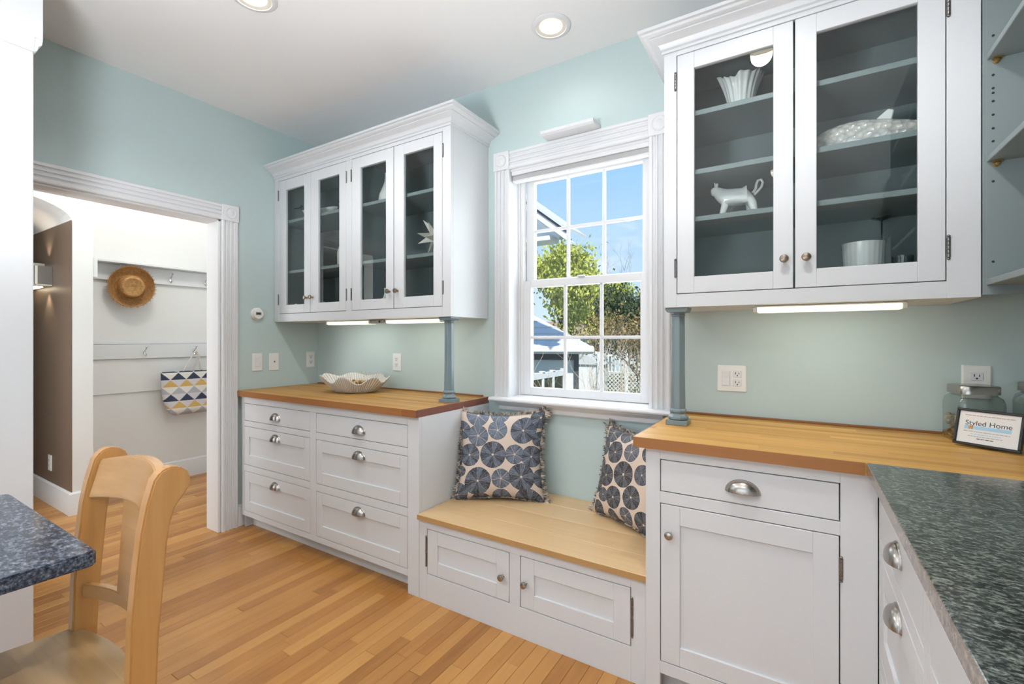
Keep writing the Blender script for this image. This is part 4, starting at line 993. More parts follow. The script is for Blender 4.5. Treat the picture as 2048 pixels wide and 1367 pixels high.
def text_mesh(body, size, mat, par, loc, name='lettering', rotx=R(90)):
    c = bpy.data.curves.new('text', 'FONT'); c.body = body; c.size = size; c.align_x = 'CENTER'; c.extrude = .0001
    o = bpy.data.objects.new('text', c); COL.objects.link(o)
    dg = bpy.context.evaluated_depsgraph_get(); dg.update(); me = bpy.data.meshes.new_from_object(o.evaluated_get(dg)); bpy.data.objects.remove(o)
    me.materials.clear(); me.materials.append(mat); return link(name, me, par, loc, (rotx, 0, 0))
ink = paint('dark_ink', (.03, .03, .035), .6, 0, 0); orange = paint('orange_ink', (.62, .24, .05), .6, 0, 0); sky = paint('pale_blue_ink', (.38, .62, .80), .6, 0, 0); pale = paint('grey_ink', (.42, .40, .42), .6, 0, 0); red = paint('rust_ink', (.60, .30, .24), .6, 0, 0)
text_mesh('Styled Home', .0215, ink, fr, (-.001, -.0068, .066))
m = MB().box(-.058, .054, -.0068, -.0066, .053, .064); m.build('blue_band', sky, fr)
m = MB().box(-.047, -.0435, -.0071, -.0069, .052, .059).box(-.040, -.0365, -.0071, -.0069, .052, .059).add([(-.050, -.0071, .059), (-.0335, -.0071, .059), (-.0418, -.0071, .065)], [(0, 1, 2)]).box(-.0435, -.040, -.0071, -.0069, .055, .059); m.build('house_mark', orange, fr)
for z, a, b, mt, seed in ((.0965, -.060, .060, red, 1), (.0445, -.058, .052, pale, 2), (.0365, -.040, .032, sky, 3), (.0295, -.046, .036, pale, 4), (.0225, -.024, .016, ink, 5)):
    rg = random.Random(seed); m = MB(); x = a
    while x < b:
        w = rg.uniform(.004, .011); m.box(x, min(x + w, b), -.0068, -.0066, z, z + .0022); x += w + .0016
    m.build('print_line', mt, fr)

# ------------------------------------------------------------------ ceramics behind glass
SH = .0005
def ruffle_vase():
    t = thing('leaf_vase', 'white ceramic leaf shaped vase on the top shelf of the wide glass cabinet', 'vase', (3.01, -.215, 2.162 + SH), R(20))
    nu, nv = 90, 14; pts = []
    for i in range(nu):
        a = 2 * math.pi * i / nu
        for j in range(nv):
            s = j / (nv - 1); ruf = math.sin(3 * a + .4) * .55 + math.sin(7 * a + 1) * .28 + math.sin(13 * a) * .12
            r = .036 + .016 * s + .020 * s ** 3 + .012 * ruf * s ** 1.5 + .004 * math.sin(16 * a) * s; z = .142 * s + .012 * ruf * s ** 3 + .020 * math.cos(2 * a + .6) * s ** 3
            pts.append((r * math.cos(a) * 1.12, r * math.sin(a), z))
    m = MB(); m.grid(pts, nu, nv, True); m.f.append(tuple(i * nv for i in range(nu))[::-1]); o = m.build('vase_body', M['ceramic'], t, smooth=R(80)); s_ = o.modifiers.new('thickness', 'SOLIDIFY'); s_.thickness = .004
ruffle_vase()
def skin(name, par, verts, edges, radii, mat, sub=2):
    me = bpy.data.meshes.new(name); me.from_pydata(verts, edges, []); o = link(name, me, par)
    md = o.modifiers.new('skin', 'SKIN'); me.skin_vertices[0].data[0].use_root = True
    for i, r in enumerate(radii): me.skin_vertices[0].data[i].radius = r if isinstance(r, tuple) else (r, r)
    md.use_smooth_shade = True; sd = o.modifiers.new('sub', 'SUBSURF'); sd.levels = sub; sd.render_levels = sub; me.materials.append(mat); return o
cow = thing('cow_creamer', 'white ceramic cow figurine on the lower shelf of the wide glass cabinet', 'figurine', (2.995, -.215, 1.744 + SH), R(8))
V = [(.0, 0, .082), (.048, 0, .084), (-.045, 0, .088), (-.066, 0, .108), (-.078, 0, .122), (-.098, 0, .116),          # body, rump, chest, neck, head, muzzle
     (-.040, -.020, .058), (-.050, -.022, .030), (-.058, -.022, .004), (-.036, .020, .058), (-.034, .022, .030), (-.036, .022, .004),
     (.052, -.020, .058), (.060, -.022, .030), (.066, -.022, .004), (.050, .020, .058), (.048, .022, .030), (.054, .022, .004)]
Ed = [(0, 1), (0, 2), (2, 3), (3, 4), (4, 5), (2, 6), (6, 7), (7, 8), (2, 9), (9, 10), (10, 11), (1, 12), (12, 13), (13, 14), (1, 15), (15, 16), (16, 17)]
Rd = [(.036, .036), (.035, .036), (.033, .035), .025, .022, .017, .019, .013, .012, .019, .013, .012, .020, .0135, .012, .020, .0135, .012]
skin('body', cow, V, Ed, Rd, M['ceramic'])
for s in (-1, 1): MB().tube([(-.074, s * .012, .133), (-.072, s * .024, .142), (-.070, s * .030, .140)], [.006, .005, .002], 8).build('ear', M['ceramic'], cow, smooth=True)
for s in (-1, 1): MB().tube([(-.078, s * .008, .135), (-.080, s * .011, .147), (-.082, s * .010, .153)], [.004, .003, .001], 8).build('horn', M['ceramic'], cow, smooth=True)
MB().tube([(.058, 0, .096), (.068, 0, .112), (.070, 0, .130), (.076, 0, .144), (.087, 0, .146), (.093, 0, .134), (.088, 0, .116), (.074, 0, .100), (.062, 0, .088)], [.006, .0055, .005, .005, .005, .005, .005, .005, .005], 10).build('tail_handle', M['ceramic'], cow, smooth=True)
# fish
k = NT('scaled_ceramic'); p = k.obj(); vo = k.n('ShaderNodeTexVoronoi'); vo.inputs['Scale'].default_value = 55; k.l(k.mapping(p, (1, .6, 1.25)), vo.inputs['Vector'])
k.col(k.mix(vo.outputs['Distance'], (.80, .78, .74), (.45, .43, .40))); k.rough(.15); k.bump(vo.outputs['Distance'], 1.0, .006); k.b.inputs['Coat Weight'].default_value = .3; M['fish'] = k.m
fi = thing('ceramic_fish', 'long white ceramic fish lying on the middle shelf of the wide glass cabinet', 'figurine', (3.415, -.225, 1.930 + SH), R(-4))
nu, nv = 40, 20; pts = []
for i in range(nu):
    s = i / (nu - 1); x = -.17 + .40 * s
    hgt = .047 * math.sin(math.pi * min(1, (s * .97 + .03)) ** .62) ** .8 + .006; wid = hgt * .75
    if s > .86: hgt = .012 + (s - .86) * .16; wid = .007
    for j in range(nv):
        a = 2 * math.pi * j / nv; pts.append((x, wid * math.cos(a), max(.001, .042 + hgt * math.sin(a) + .012 * math.sin(s * 5))))
vs = pts; fs = [(i * nv + j, i * nv + (j + 1) % nv, (i + 1) * nv + (j + 1) % nv, (i + 1) * nv + j) for i in range(nu - 1) for j in range(nv)] + [tuple(range(nv)), tuple(range((nu - 1) * nv, nu * nv))]
MB().add(vs, fs).build('body', M['fish'], fi, smooth=R(60))
MB().prism([(-.03, .085), (.02, .096), (.055, .126), (.072, .118), (.066, .088), (.05, .076), (-.02, .076)], lambda p, q, t: (p, t, q), -.006, .006).build('dorsal_fin', M['ceramic'], fi, .003)
MB().prism([(-.06, .040), (-.02, .030), (.0, .010), (-.03, .004), (-.065, .020)], lambda p, q, t: (p, t - .030, q), -.006, .004).build('side_fin', M['ceramic'], fi, .003)
for s in (-1,): MB().lathe([(.001, -.006), (.005, -.003), (.006, 0), (.005, .003), (.001, .006)], lambda a, b, h: (-.125 + a, -.026 + h, .058 + b), 12).build('eye', M['ceramic'], fi, smooth=True)
# fluted ramekin and thin rod that models a reflection in the glass
ra = thing('fluted_bowl', 'white fluted ramekin on the floor of the wide glass cabinet', 'bowl', (3.405, -.190, 1.4395))
n = 96; vs = []; pr = [(.050, 0), (.054, .004), (.062, .155), (.065, .165), (.062, .165), (.058, .155), (.050, .012), (.001, .010)]
for r, z in pr:
    for i in range(n):
        a = 2 * math.pi * i / n; fl = 1 + (.022 * abs(math.sin(12 * a)) if 0.003 < z < .158 and r > .0535 else 0); vs.append((r * fl * math.cos(a), r * fl * math.sin(a), z))
fs = [(j * n + i, j * n + (i + 1) % n, (j + 1) * n + (i + 1) % n, (j + 1) * n + i) for j in range(len(pr) - 1) for i in range(n)] + [tuple(range(n))[::-1]]
MB().add(vs, fs).build('bowl_body', M['ceramic'], ra, smooth=R(40))
st = thing('rod_reflection', 'thin black rod with a small disc behind the ramekin, modelling a glass reflection', 'stand', (3.470, -.085, 1.4395))
MB().lathe([(.035, 0), (.035, .003), (.006, .006), (.0025, .012), (.0025, .258), (.006, .262), (.030, .270), (.031, .273), (.001, .268)], XYZ, 20).build('rod_and_disc', M['black'], st, smooth=R(40))
# plain cup next to it
t = thing('drinking_glass', 'clear tumbler beside the fluted ramekin', 'glass', (3.515, -.190, 1.4395)); MB().lathe([(.001, .004), (.026, .004), (.029, .11), (.031, .11), (.028, 0), (.001, 0)], XYZ, 24).build('tumbler', M['jarglass'], t, smooth=R(40))
# --- left glass cabinet contents
gb = thing('gravy_boat', 'white oval dish with black curled handles on the top shelf of the narrow glass cabinet', 'dish', (.30, -.19, 2.1005), R(12))
nu, nv = 60, 8; pts = []
for i in range(nu):
    a = 2 * math.pi * i / nu
    for j in range(nv):
        s = j / (nv - 1); pts.append(((.07 + .085 * s ** .7) * math.cos(a), (.04 + .04 * s ** .7) * math.sin(a), .075 * s + .012 * s * math.cos(2 * a)))
m = MB(); m.grid(pts, nu, nv, True); m.f.append(tuple(i * nv for i in range(nu))); o = m.build('dish_body', M['ceramic'], gb, smooth=R(80)); s_ = o.modifiers.new('thickness', 'SOLIDIFY'); s_.thickness = .004
for s in (-1, 1): MB().tube([(s * .150, 0, .070), (s * .170, 0, .095), (s * .180, 0, .115), (s * .172, 0, .128), (s * .160, 0, .122), (s * .20, 0, .110), (s * .235, 0, .112)], .004, 8).build('handle', M['black'], gb, smooth=True)
def vase(label, loc, prof, mat='ceramic'):
    t = thing('vase', label, 'vase', loc); MB().lathe(prof, XYZ, 36).build('vase_body', M[mat], t, smooth=R(50)); return t
vase('white pear shaped vase on the top shelf of the narrow glass cabinet', (.985, -.19, 2.1005), [(.035, 0), (.052, .01), (.060, .04), (.055, .075), (.038, .115), (.024, .155), (.020, .19), (.022, .21), (.016, .212), (.014, .19)])
vase('tall cream flask on the middle shelf of the narrow glass cabinet', (.575, -.19, 1.7425), [(.05, 0), (.055, .01), (.056, .10), (.045, .14), (.02, .17), (.018, .20), (.014, .20)], 'cream')
vase('small white bud vase on the floor of the narrow glass cabinet', (.975, -.20, 1.4365), [(.03, 0), (.046, .012), (.052, .04), (.044, .066), (.018, .085), (.010, .11), (.012, .145), (.008, .146)])
vase('low white round pot on the floor of the narrow glass cabinet', (1.11, -.17, 1.4365), [(.03, 0), (.045, .012), (.05, .04), (.042, .07), (.025, .082), (.02, .08)])
sf = thing('star_ornament', 'white faceted star ornament on the middle shelf of the narrow glass cabinet', 'ornament', (1.395, -.19, 1.7425), R(25))
bm = bmesh.new(); bmesh.ops.create_icosphere(bm, subdivisions=1, radius=.045)
for f in list(bm.faces):
    r_ = bmesh.ops.poke(bm, faces=[f]); vv = r_['verts'][0]; vv.co = vv.co.normalized() * .125
bmesh.ops.rotate(bm, verts=bm.verts, cent=(0, 0, 0), matrix=Matrix.Rotation(.4, 3, 'X')); zmin = min(v.co.z for v in bm.verts); bmesh.ops.translate(bm, verts=bm.verts, vec=(0, 0, -zmin))
me = bpy.data.meshes.new('star_body'); bm.to_mesh(me); bm.free(); me.materials.append(M['cream']); link('star_body', me, sf)
def shelldish(label, x, y, rz):
    t = thing('shell_dish', label, 'dish', (x, y, 1.4365), rz); nu, nv = 60, 8; pts = []
    for i in range(nu):
        a = 2 * math.pi * i / nu; lob = math.sin(5 * a)
        for j in range(nv):
            s = j / (nv - 1); pts.append(((.02 + .085 * s) * math.cos(a), (.015 + .055 * s) * math.sin(a), .062 * s ** 1.3 + .014 * lob * s * s))
    m = MB(); m.grid(pts, nu, nv, True); m.f.append(tuple(i * nv for i in range(nu))); o = m.build('dish_body', M['ceramic'], t, smooth=R(80)); s_ = o.modifiers.new('thickness', 'SOLIDIFY'); s_.thickness = .004
shelldish('small white scalloped dish on the floor of the narrow glass cabinet nearest the corner', .17, -.2, .3)
shelldish('small white scalloped dish on the floor of the narrow glass cabinet left of its middle', .42, -.2, 1.2)
# ------------------------------------------------------------------ chair and granite table at the lower left
ch = thing('dining_chair', 'honey maple dining chair with curved top rail pulled up to the granite table', 'chair', (1.685, -1.83, 0)); O = (1.685, -1.83, 0)
front = [(-1.846, 0), (-1.838, .25), (-1.830, .458), (-1.827, .583), (-1.818, .703), (-1.808, .800), (-1.797, .862), (-1.782, .918), (-1.769, .936), (-1.750, .945)]
back = [(-1.727, .941), (-1.710, .926), (-1.701, .905), (-1.705, .885), (-1.719, .866), (-1.737, .842), (-1.748, .804), (-1.754, .759), (-1.762, .655), (-1.771, .545), (-1.776, .424), (-1.786, .2), (-1.798, 0)]
pp = front + back
for x0, x1 in ((1.463, 1.500), (1.848, 1.885)):
    MB(O).prism(pp, lambda p, q, t: (t, p, q), x0, x1).build('back_post', M['chairwood'], ch, .004, smooth=R(35), seg=2)
def curved_rail(name, z0, z1, yb, sag, th, crownz=0, mat='chairrail', x0=1.499, x1=1.849, lean=0):
    n = 15; vs = []
    for i in range(n):
        s = i / (n - 1); x = x0 + (x1 - x0) * s; yy = yb + sag * (1 - (2 * s - 1) ** 2)
        zt = z1 + crownz * (1 - (2 * s - 1) ** 2); zb = z0 + crownz * .5 * (1 - (2 * s - 1) ** 2)
        vs += [(x, yy - th / 2, zb), (x, yy + th / 2, zb), (x, yy + th / 2 + lean, zt), (x, yy - th / 2 + lean, zt)]
    fs = [(i * 4 + j, i * 4 + (j + 1) % 4, (i + 1) * 4 + (j + 1) % 4, (i + 1) * 4 + j) for i in range(n - 1) for j in range(4)] + [(0, 1, 2, 3), tuple((n - 1) * 4 + j for j in range(4))]
    return MB(O).add(vs, fs).build(name, M[mat], ch, .003, smooth=R(40), seg=2)
curved_rail('top_rail', .812, .915, -1.785, .040, .026, .018, lean=.028)
curved_rail('lower_rail', .535, .572, -1.800, .040, .022, 0)
sx0, sx1 = 1.622, 1.735
m = MB(O); m.add([(sx0, -1.772, .565), (sx1, -1.772, .565), (sx1, -1.756, .565), (sx0, -1.756, .565), (sx0, -1.756, .830), (sx1, -1.756, .830), (sx1, -1.740, .830), (sx0, -1.740, .830)], [(0, 3, 2, 1), (4, 5, 6, 7), (0, 1, 5, 4), (1, 2, 6, 5), (2, 3, 7, 6), (3, 0, 4, 7)])
m.build('splat', M['chairrail'], ch, .002)
seat = []
for i in range(13):
    s = i / 12; x = 1.468 + .412 * s; seat.append((x, -1.812 + .030 * (1 - (2 * s - 1) ** 2)))
for x, y in ((1.895, -1.95), (1.890, -2.16), (1.875, -2.20), (1.84, -2.222), (1.67, -2.235), (1.50, -2.222), (1.465, -2.20), (1.45, -2.16), (1.447, -1.95)): seat.append((x, y))
MB(O).prism(seat, lambda p, q, t: (p, q, t), .418, .450).build('seat', M['chairseat'], ch, .008, smooth=R(35), seg=3)
for x in (1.495, 1.845):
    MB(O).lathe([(.016, 0), (.018, .02), (.021, .2), (.024, .36), (.022, .4175)], lambda a, b, h: (x + a, -2.17 + b, h), 16).build('front_leg', M['chairwood'], ch, smooth=R(40))
MB(O).box(1.502, 1.846, -1.806, -1.786, .36, .415).build('back_apron', M['chairrail'], ch, .002)
for x in (1.482, 1.866): MB(O).tube([(x, -1.81, .18), (x + (.0), -2.16, .18)], .011, 10).build('stretcher', M['chairwood'], ch, smooth=True)
tb = thing('granite_table', 'dark blue grey granite table top at the lower left', 'table', (1.37, -2.8, 0)); O = (1.37, -2.8, 0)
seatp = []
m = MB(O); r_ = .022
def rrect(x0, x1, y0, y1, r):
    p = []
    for cx, cy, a0 in ((x1 - r, y1 - r, 0), (x0 + r, y1 - r, 90), (x0 + r, y0 + r, 180), (x1 - r, y0 + r, 270)):
        for i in range(5): a = R(a0 + 22.5 * i); p.append((cx + r * math.cos(a), cy + r * math.sin(a)))
    return p
m.prism(rrect(.982, 1.765, -4.0, -1.852, .018), lambda p, q, t: (p, q, t), .714, .750)
m.build('table_top', M['granite_table'], tb, .005, seg=2)
for x in (1.06, 1.68):
    for y in (-3.9, -3.0): MB(O).box(x - .035, x + .035, y - .035, y + .035, 0, .66).build('table_leg', M['trim'], tb, .004)
MB(O).box(1.04, 1.70, -3.92, -2.98, .66, .7135).build('table_frame', M['trim'], tb, .002)

# ------------------------------------------------------------------ outside the window
GZ = -1.55
k = NT('spring_lawn'); p = k.pos(); k.col(k.ramp(k.noise(p, 1.2, 5, .7), [(.3, (.05, .08, .02)), (.55, (.11, .15, .045)), (.75, (.20, .19, .09))])); k.rough(.9); M['lawn'] = k.m
tag(MB().box(-60, 40, .5, 90, GZ - .2, GZ).build('ground_lawn', M['lawn']), 'green spring lawn of the yard outside the window', 'lawn', kind='structure')
M['siding'] = paint('pale_blue_grey_siding', (.66, .72, .75), .6, .05)
M['owhite'] = paint('exterior_white_trim', (.82, .82, .81), .5)
M['odark'] = paint('exterior_dark_trim', (.06, .065, .075), .5)
M['odarkglass'] = paint('dark_reflective_glass', (.05, .055, .04), .08, .2, 0)
k = NT('grey_asphalt_shingle'); p = k.pos(); k.col(k.mix(k.noise(p, 25, 3), (.50, .52, .53), (.72, .73, .74))); k.rough(.9); M['shingle'] = k.m
k = NT('brown_asphalt_shingle'); p = k.pos(); k.col(k.mix(k.noise(p, 12, 3), (.30, .19, .13), (.46, .31, .23))); k.rough(.9); M['bshingle'] = k.m
k = NT('tree_bark'); p = k.pos(); k.col(k.mix(k.noise(p, 14, 4), (.06, .05, .04), (.17, .14, .11))); k.rough(.9); M['bark'] = k.m
k = NT('pale_twig_bark'); p = k.pos(); k.col(k.mix(k.noise(p, 9, 4), (.20, .15, .11), (.44, .36, .28))); k.rough(.9); M['twig'] = k.m
def leafmat(name, stops):
    k = NT(name); p = k.pos(); k.col(k.ramp(k.noise(p, 2.2, 4, .7), stops)); k.rough(.7); k.b.inputs['Transmission Weight'].default_value = 0
    return k.m
k = NT('pale_stem_bark'); p = k.pos(); k.col(k.mix(k.noise(p, 9, 4), (.42, .34, .26), (.66, .57, .46))); k.rough(.9); M['palestem'] = k.m
k = NT('mauve_bark'); p = k.pos(); k.col(k.mix(k.noise(p, 9, 4), (.22, .18, .18), (.40, .35, .35))); k.rough(.9); M['mauvetwig'] = k.m
M['leafg'] = leafmat('young_yellow_green_leaves', [(.3, (.22, .27, .03)), (.5, (.44, .48, .07)), (.7, (.66, .66, .16))])
M['leafo'] = leafmat('olive_brown_leaves', [(.3, (.07, .06, .02)), (.5, (.24, .17, .06)), (.7, (.42, .28, .12))])
M['leafd'] = leafmat('dark_evergreen_leaves', [(.3, (.02, .035, .015)), (.5, (.05, .08, .03)), (.7, (.12, .15, .06))])
M['leafm'] = leafmat('mauve_bare_twigs', [(.3, (.22, .19, .20)), (.5, (.34, .30, .31)), (.7, (.46, .42, .42))])
# garage: local origin at its near right corner, local x along the front, y into depth
ga = thing('garage', 'pale grey garage with shingled hip roof and white gutter outside the window', 'building', (-1.40, 8.0, GZ), R(24))
zz = -GZ
MB().box(-6, 0, 0, 4.6, 0, zz + .93).build('wall', M['siding'], ga)
MB().box(-6.05, .06, -.05, -.002, zz + .74, zz + .95).box(-.02, .10, -.06, -.002, 0, zz + .95).build('dark_trim', M['odark'], ga)
ez = zz + 1.06; ex = .42
rv = [(-6.4, -.5, ez), (ex, -.5, ez), (ex, 5.0, ez), (-6.4, 5.0, ez), (-4.3, 2.25, ez + 1.42), (-2.2, 2.25, ez + 1.42)]
MB().add(rv + [(x, y, z - .04) for x, y, z in rv[:4]], [(0, 1, 5, 4), (1, 2, 5), (2, 3, 4, 5), (3, 0, 4), (0, 6, 7, 1), (1, 7, 8, 2), (2, 8, 9, 3), (3, 9, 6, 0), (6, 9, 8, 7)]).build('roof', M['shingle'], ga)
nr = 9
for i in range(nr):   # shingle courses on the near slope
    s0 = i / nr; dy = 2.75 * s0; dz = 1.42 * s0
    MB().box(-6.4 + 2.1 * s0, ex + (-2.2 - ex) * s0, -.5 + dy - .012, -.5 + dy + .10, ez + dz, ez + dz + .030).build('shingle_course', M['shingle'], ga)
MB().box(-6.42, ex + .02, -.60, -.50, ez - .12, ez + .02).build('gutter', M['owhite'], ga, .02)
MB().box(-6.4, ex, -.50, -.47, ez - .16, ez - .02).build('fascia', M['owhite'], ga)
MB().box(-6.4, ex, -.47, .0, ez - .12, ez - .10).build('soffit', M['siding'], ga)
for x in (-.15, -.28, .26): MB().box(x - .028, x + .028, -.20, -.14, 0, zz + (.30 if x > -.1 else .40)).build('white_post', M['owhite'], ga)
# white rail with dark panes nearer to the house
rl = thing('white_trellis_rail', 'white framed rail with dark panes in front of the garage', 'rail', (-.8, 5.6, GZ)); O = (-.8, 5.6, GZ)
MB(O).box(-.83, -.77, 4.3, 6.15, .52, .635).build('top_rail', M['owhite'], rl, .005)
for y in (4.35, 4.80, 5.22, 5.64, 6.10):
    o = MB(O).box(-.835, -.765, y - .028, y + .028, GZ, .52).build('post', M['owhite'], rl, .004)
    MB(O).box(-.85, -.75, y - .045, y + .045, .636, .66).build('post_cap', M['owhite'], rl, .01)
for a, b in ((4.38, 4.77), (4.83, 5.19), (5.25, 5.61), (5.67, 6.07)): MB(O).box(-.81, -.79, a, b, -.4, .519).build('dark_pane', M['odarkglass'], rl)
MB(O).box(-.82, -.78, 4.3, 6.15, GZ + .1, -.401).build('base_panel', M['owhite'], rl)
# gable eave of the house wing, upper left in the window
ev = thing('house_wing', 'gable eave of the neighbouring house wing high in the left window panes', 'building', (-2.0, 5.7, GZ)); O = (-2.0, 5.7, GZ)
xr, ey = -.35, 5.3
def rake(x): return 3.23 + (xr - x) * .77
def rk(o0, o1): return [(-3.0, rake(-3.0) + o0), (xr, rake(xr) + o0), (xr, rake(xr) + o1), (-3.0, rake(-3.0) + o1)]
MB(O).prism(rk(-.015, .045), lambda p, q, t: (p, t, q), ey - .05, ey + .9).build('roof_edge', M['shingle'], ev)
MB(O).prism(rk(-.07, -.016), lambda p, q, t: (p, t, q), ey - .02, ey + .1).build('dark_drip_edge', M['odark'], ev)
MB(O).prism(rk(-.20, -.071), lambda p, q, t: (p, t, q), ey, ey + .12).build('rake_board', M['owhite'], ev)
MB(O).prism(rk(-.23, -.19), lambda p, q, t: (p, t, q), ey + .12, ey + .45).build('rake_soffit', M['siding'], ev)
MB(O).prism([(-3.0, rake(-3.0) - .36), (xr - .30, rake(xr - .30) - .33), (xr - .26, rake(xr - .26) - .24), (-3.0, rake(-3.0) - .24)], lambda p, q, t: (p, t, q), ey + .30, ey + .45).build('rake_moulding', M['owhite'], ev)
MB(O).box(-3.0, -.74, ey + .1, ey + .5, 3.09, 3.18).build('cornice_return', M['owhite'], ev, .01)
MB(O).prism([(-3.0, 3.18), (-.78, 3.18), (xr - .5, rake(xr - .5) - .33), (-3.0, rake(-3.0) - .33)], lambda p, q, t: (p, t, q), ey + .45, ey + .6).build('gable_wall', M['siding'], ev)
MB(O).box(-3.0, -1.62, ey + .45, ey + .9, GZ, 3.09).build('wing_wall', M['siding'], ev)
# trees
def branch(rg, m, p, d, L, r, depth, ends, spread=.6, up=.12, nb=(2, 3)):
    q = p; pts = [p]; rr_ = [r]
    for i in range(3):
        d = (d + Vector((rg.uniform(-1, 1), rg.uniform(-1, 1), rg.uniform(-.6, 1) + up)) * .18).normalized(); q = q + d * L / 3; pts.append(q); rr_.append(r * (1 - .2 * (i + 1)))
    m.tube(pts, rr_, 5 if depth > 1 else 3)
    if depth == 0: ends.append(q); return
    ends.append(pts[2])
    for i in range(rg.randint(*nb)):
        nd = (d + Vector((rg.uniform(-1, 1), rg.uniform(-1, 1), rg.uniform(-.7, .9) + up)) * spread).normalized()
        branch(rg, m, pts[rg.choice((2, 3))], nd, L * rg.uniform(.62, .82), r * .52, depth - 1, ends, spread, up, nb)
def tree(label, cat, loc, h, r, depth, leaf, bark, nleaf, ls, seed, spread=.7, cloud=.5, name='garden_tree', stems=1, lean=(0, 0, 1), group=None, nb=(2, 3)):
    t = thing(name, label, cat, loc, group=group); rg = random.Random(seed); m = MB(); ends = []
    for i in range(stems):
        d = Vector(lean) + (Vector((rg.uniform(-.7, .7), rg.uniform(-.5, .5), 0)) if stems > 1 else Vector((0, 0, 0)))
        branch(rg, m, Vector((rg.uniform(-.2, .2) * (stems > 1), 0, 0)), d.normalized(), h * .34, r, depth, ends, spread, nb=nb)
    m.build('branches', M[bark], t)['kind'] = 'stuff'
    if leaf:
        m = MB()
        for i in range(nleaf):
            c = rg.choice(ends) + Vector((rg.gauss(0, cloud), rg.gauss(0, cloud), rg.gauss(0, cloud * .8))); e = Euler((rg.uniform(0, 6), rg.uniform(0, 6), rg.uniform(0, 6))).to_matrix(); s = ls * rg.uniform(.6, 1.3)
            m.add([c + e @ Vector(v) * s for v in ((-.5, 0, 0), (0, -.32, .06), (.5, 0, 0), (0, .32, .06))], [(0, 1, 2, 3)])
        m.build('foliage', M[leaf], t, fix=False)['kind'] = 'stuff'
    return t
TG = 'trees and shrubs in the yard'
tree('tall yellow green tree in young leaf behind the garage', 'tree', (-6.3, 17.5, GZ), 8.2, .17, 5, 'leafg', 'bark', 14000, .19, 11, .75, .36, group=TG)
tree('yellow green tree in young leaf behind the brown roof', 'tree', (-8.2, 25, GZ), 7.0, .16, 5, 'leafg', 'bark', 9000, .22, 23, .8, .40, group=TG)
tree('bare mauve twigged tree far right in the upper panes', 'tree', (-5.4, 27, GZ), 8.6, .16, 6, None, 'mauvetwig', 0, 0, 31, .62, .3, group=TG)
tree('olive brown leaved shrub behind the bare bush', 'shrub', (-1.5, 14.8, GZ), 3.9, .06, 5, 'leafo', 'twig', 5200, .12, 8, .75, .30, name='garden_shrub', stems=3, group=TG)
tree('dark evergreen shrub at the right of the window view', 'shrub', (-3.6, 22.5, GZ), 6.4, .10, 4, 'leafd', 'bark', 4200, .20, 5, .6, .36, name='garden_shrub', stems=2, group=TG)
tree('bare pale stemmed bush close to the window', 'shrub', (1.05, 4.6, GZ), 3.3, .030, 5, None, 'palestem', 0, 0, 17, .6, .2, name='garden_shrub', stems=5, lean=(-.3, 0, 1), group=TG)
tree('low brown twiggy bush before the lattice', 'shrub', (-.6, 9.9, GZ), 1.7, .02, 4, 'leafo', 'twig', 500, .06, 41, .8, .2, name='garden_shrub', stems=5, group=TG)
hd = tree('dark evergreen shrub far to the right beyond the yard', 'shrub', (1.6, 24, GZ), 5.0, .10, 4, 'leafd', 'bark', 3000, .22, 6, .7, .4, name='garden_shrub', stems=3, group=TG)
hd = tree('yellow green tree far to the right beyond the yard', 'tree', (5.2, 27, GZ), 6.4, .13, 5, 'leafg', 'bark', 5000, .24, 77, .8, .42, group=TG)
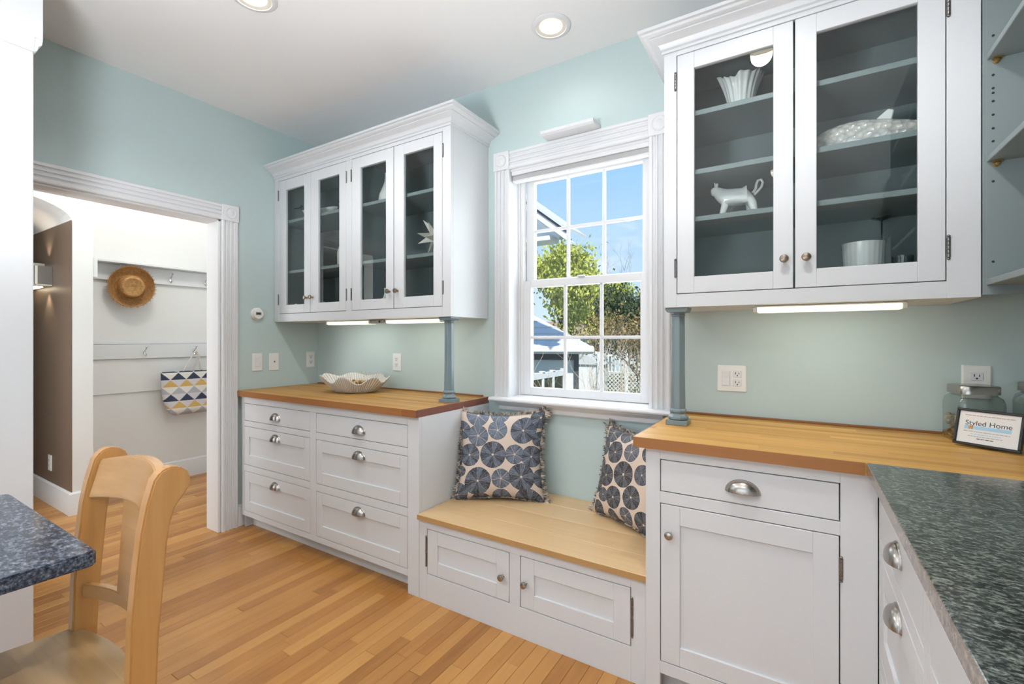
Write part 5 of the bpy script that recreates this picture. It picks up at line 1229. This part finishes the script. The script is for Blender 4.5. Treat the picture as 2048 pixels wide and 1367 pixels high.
# brown roofed house
bh = thing('neighbour_house', 'low house with a brown shingle roof beyond the yard', 'building', (-12, 34, GZ)); O = (-12, 34, GZ)
MB(O).box(-17, -9.2, 32, 38, GZ, 1.5).build('wall', M['siding'], bh)
MB(O).add([(-17.5, 31.5, 1.45), (-8.7, 31.5, 1.45), (-8.7, 38.5, 1.45), (-17.5, 38.5, 1.45), (-16.5, 35, 2.75), (-9.6, 35, 2.75)], [(0, 1, 5, 4), (1, 2, 5), (2, 3, 4, 5), (3, 0, 4), (0, 3, 2, 1)]).build('roof', M['bshingle'], bh)
for x in (-12.4, -10.6): MB(O).box(x - .5, x + .5, 31.95, 31.99, -.2, .9).build('window', M['odarkglass'], bh)
# lattice fence: posts, rails, pickets, lattice
lf = thing('lattice_fence', 'white lattice and picket fence at the end of the yard', 'fence', (-4.5, 19.5, GZ)); O = (-4.5, 19.5, GZ)
fx0, fx1 = -7.0, -2.3; fy = 19.5
for i in range(4): x = fx0 + (fx1 - fx0) * i / 3; MB(O).box(x - .07, x + .07, fy - .07, fy + .07, GZ, .68).build('post', M['owhite'], lf, .01)
for z in (GZ + .12, -.42, .38): MB(O).box(fx0, fx1, fy - .03, fy + .03, z, z + .09).build('rail', M['owhite'], lf)
x = fx0 + .15
while x < fx1 - .1:
    MB(O).box(x - .035, x + .035, fy - .045, fy - .031, -.40, .58).build('picket', M['owhite'], lf); x += .19
m = MB(O)
for s in (-1, 1):
    x = fx0 - 1.0
    while x < fx1:
        a, b = (x, x + .96) if s > 0 else (x + .96, x)
        if min(a, b) > fx0 - .02 and max(a, b) < fx1 + .02:
            m.prism([(a - .03, GZ + .17), (a + .03, GZ + .17), (b + .03, -.40), (b - .03, -.40)], lambda p, q, t: (p, fy + t, q), -.018 - .006 * s, -.010 - .006 * s)
        x += .19
m.build('lattice', M['owhite'], lf)['kind'] = 'stuff'
pl = thing('planter_shed', 'small white garden shed beside the fence', 'shed', (-3.75, 14.9, GZ)); O = (-3.75, 14.9, GZ)
MB(O).box(-4.25, -3.25, 14.5, 15.3, GZ, .25).build('wall', M['owhite'], pl); MB(O).prism([(-4.35, .25), (-3.15, .25), (-3.75, .62)], lambda p, q, t: (p, t, q), 14.4, 15.4).build('roof', M['shingle'], pl)
MB(O).box(-3.33, -3.20, 14.38, 14.48, GZ, .75).build('corner_post', M['owhite'], pl)
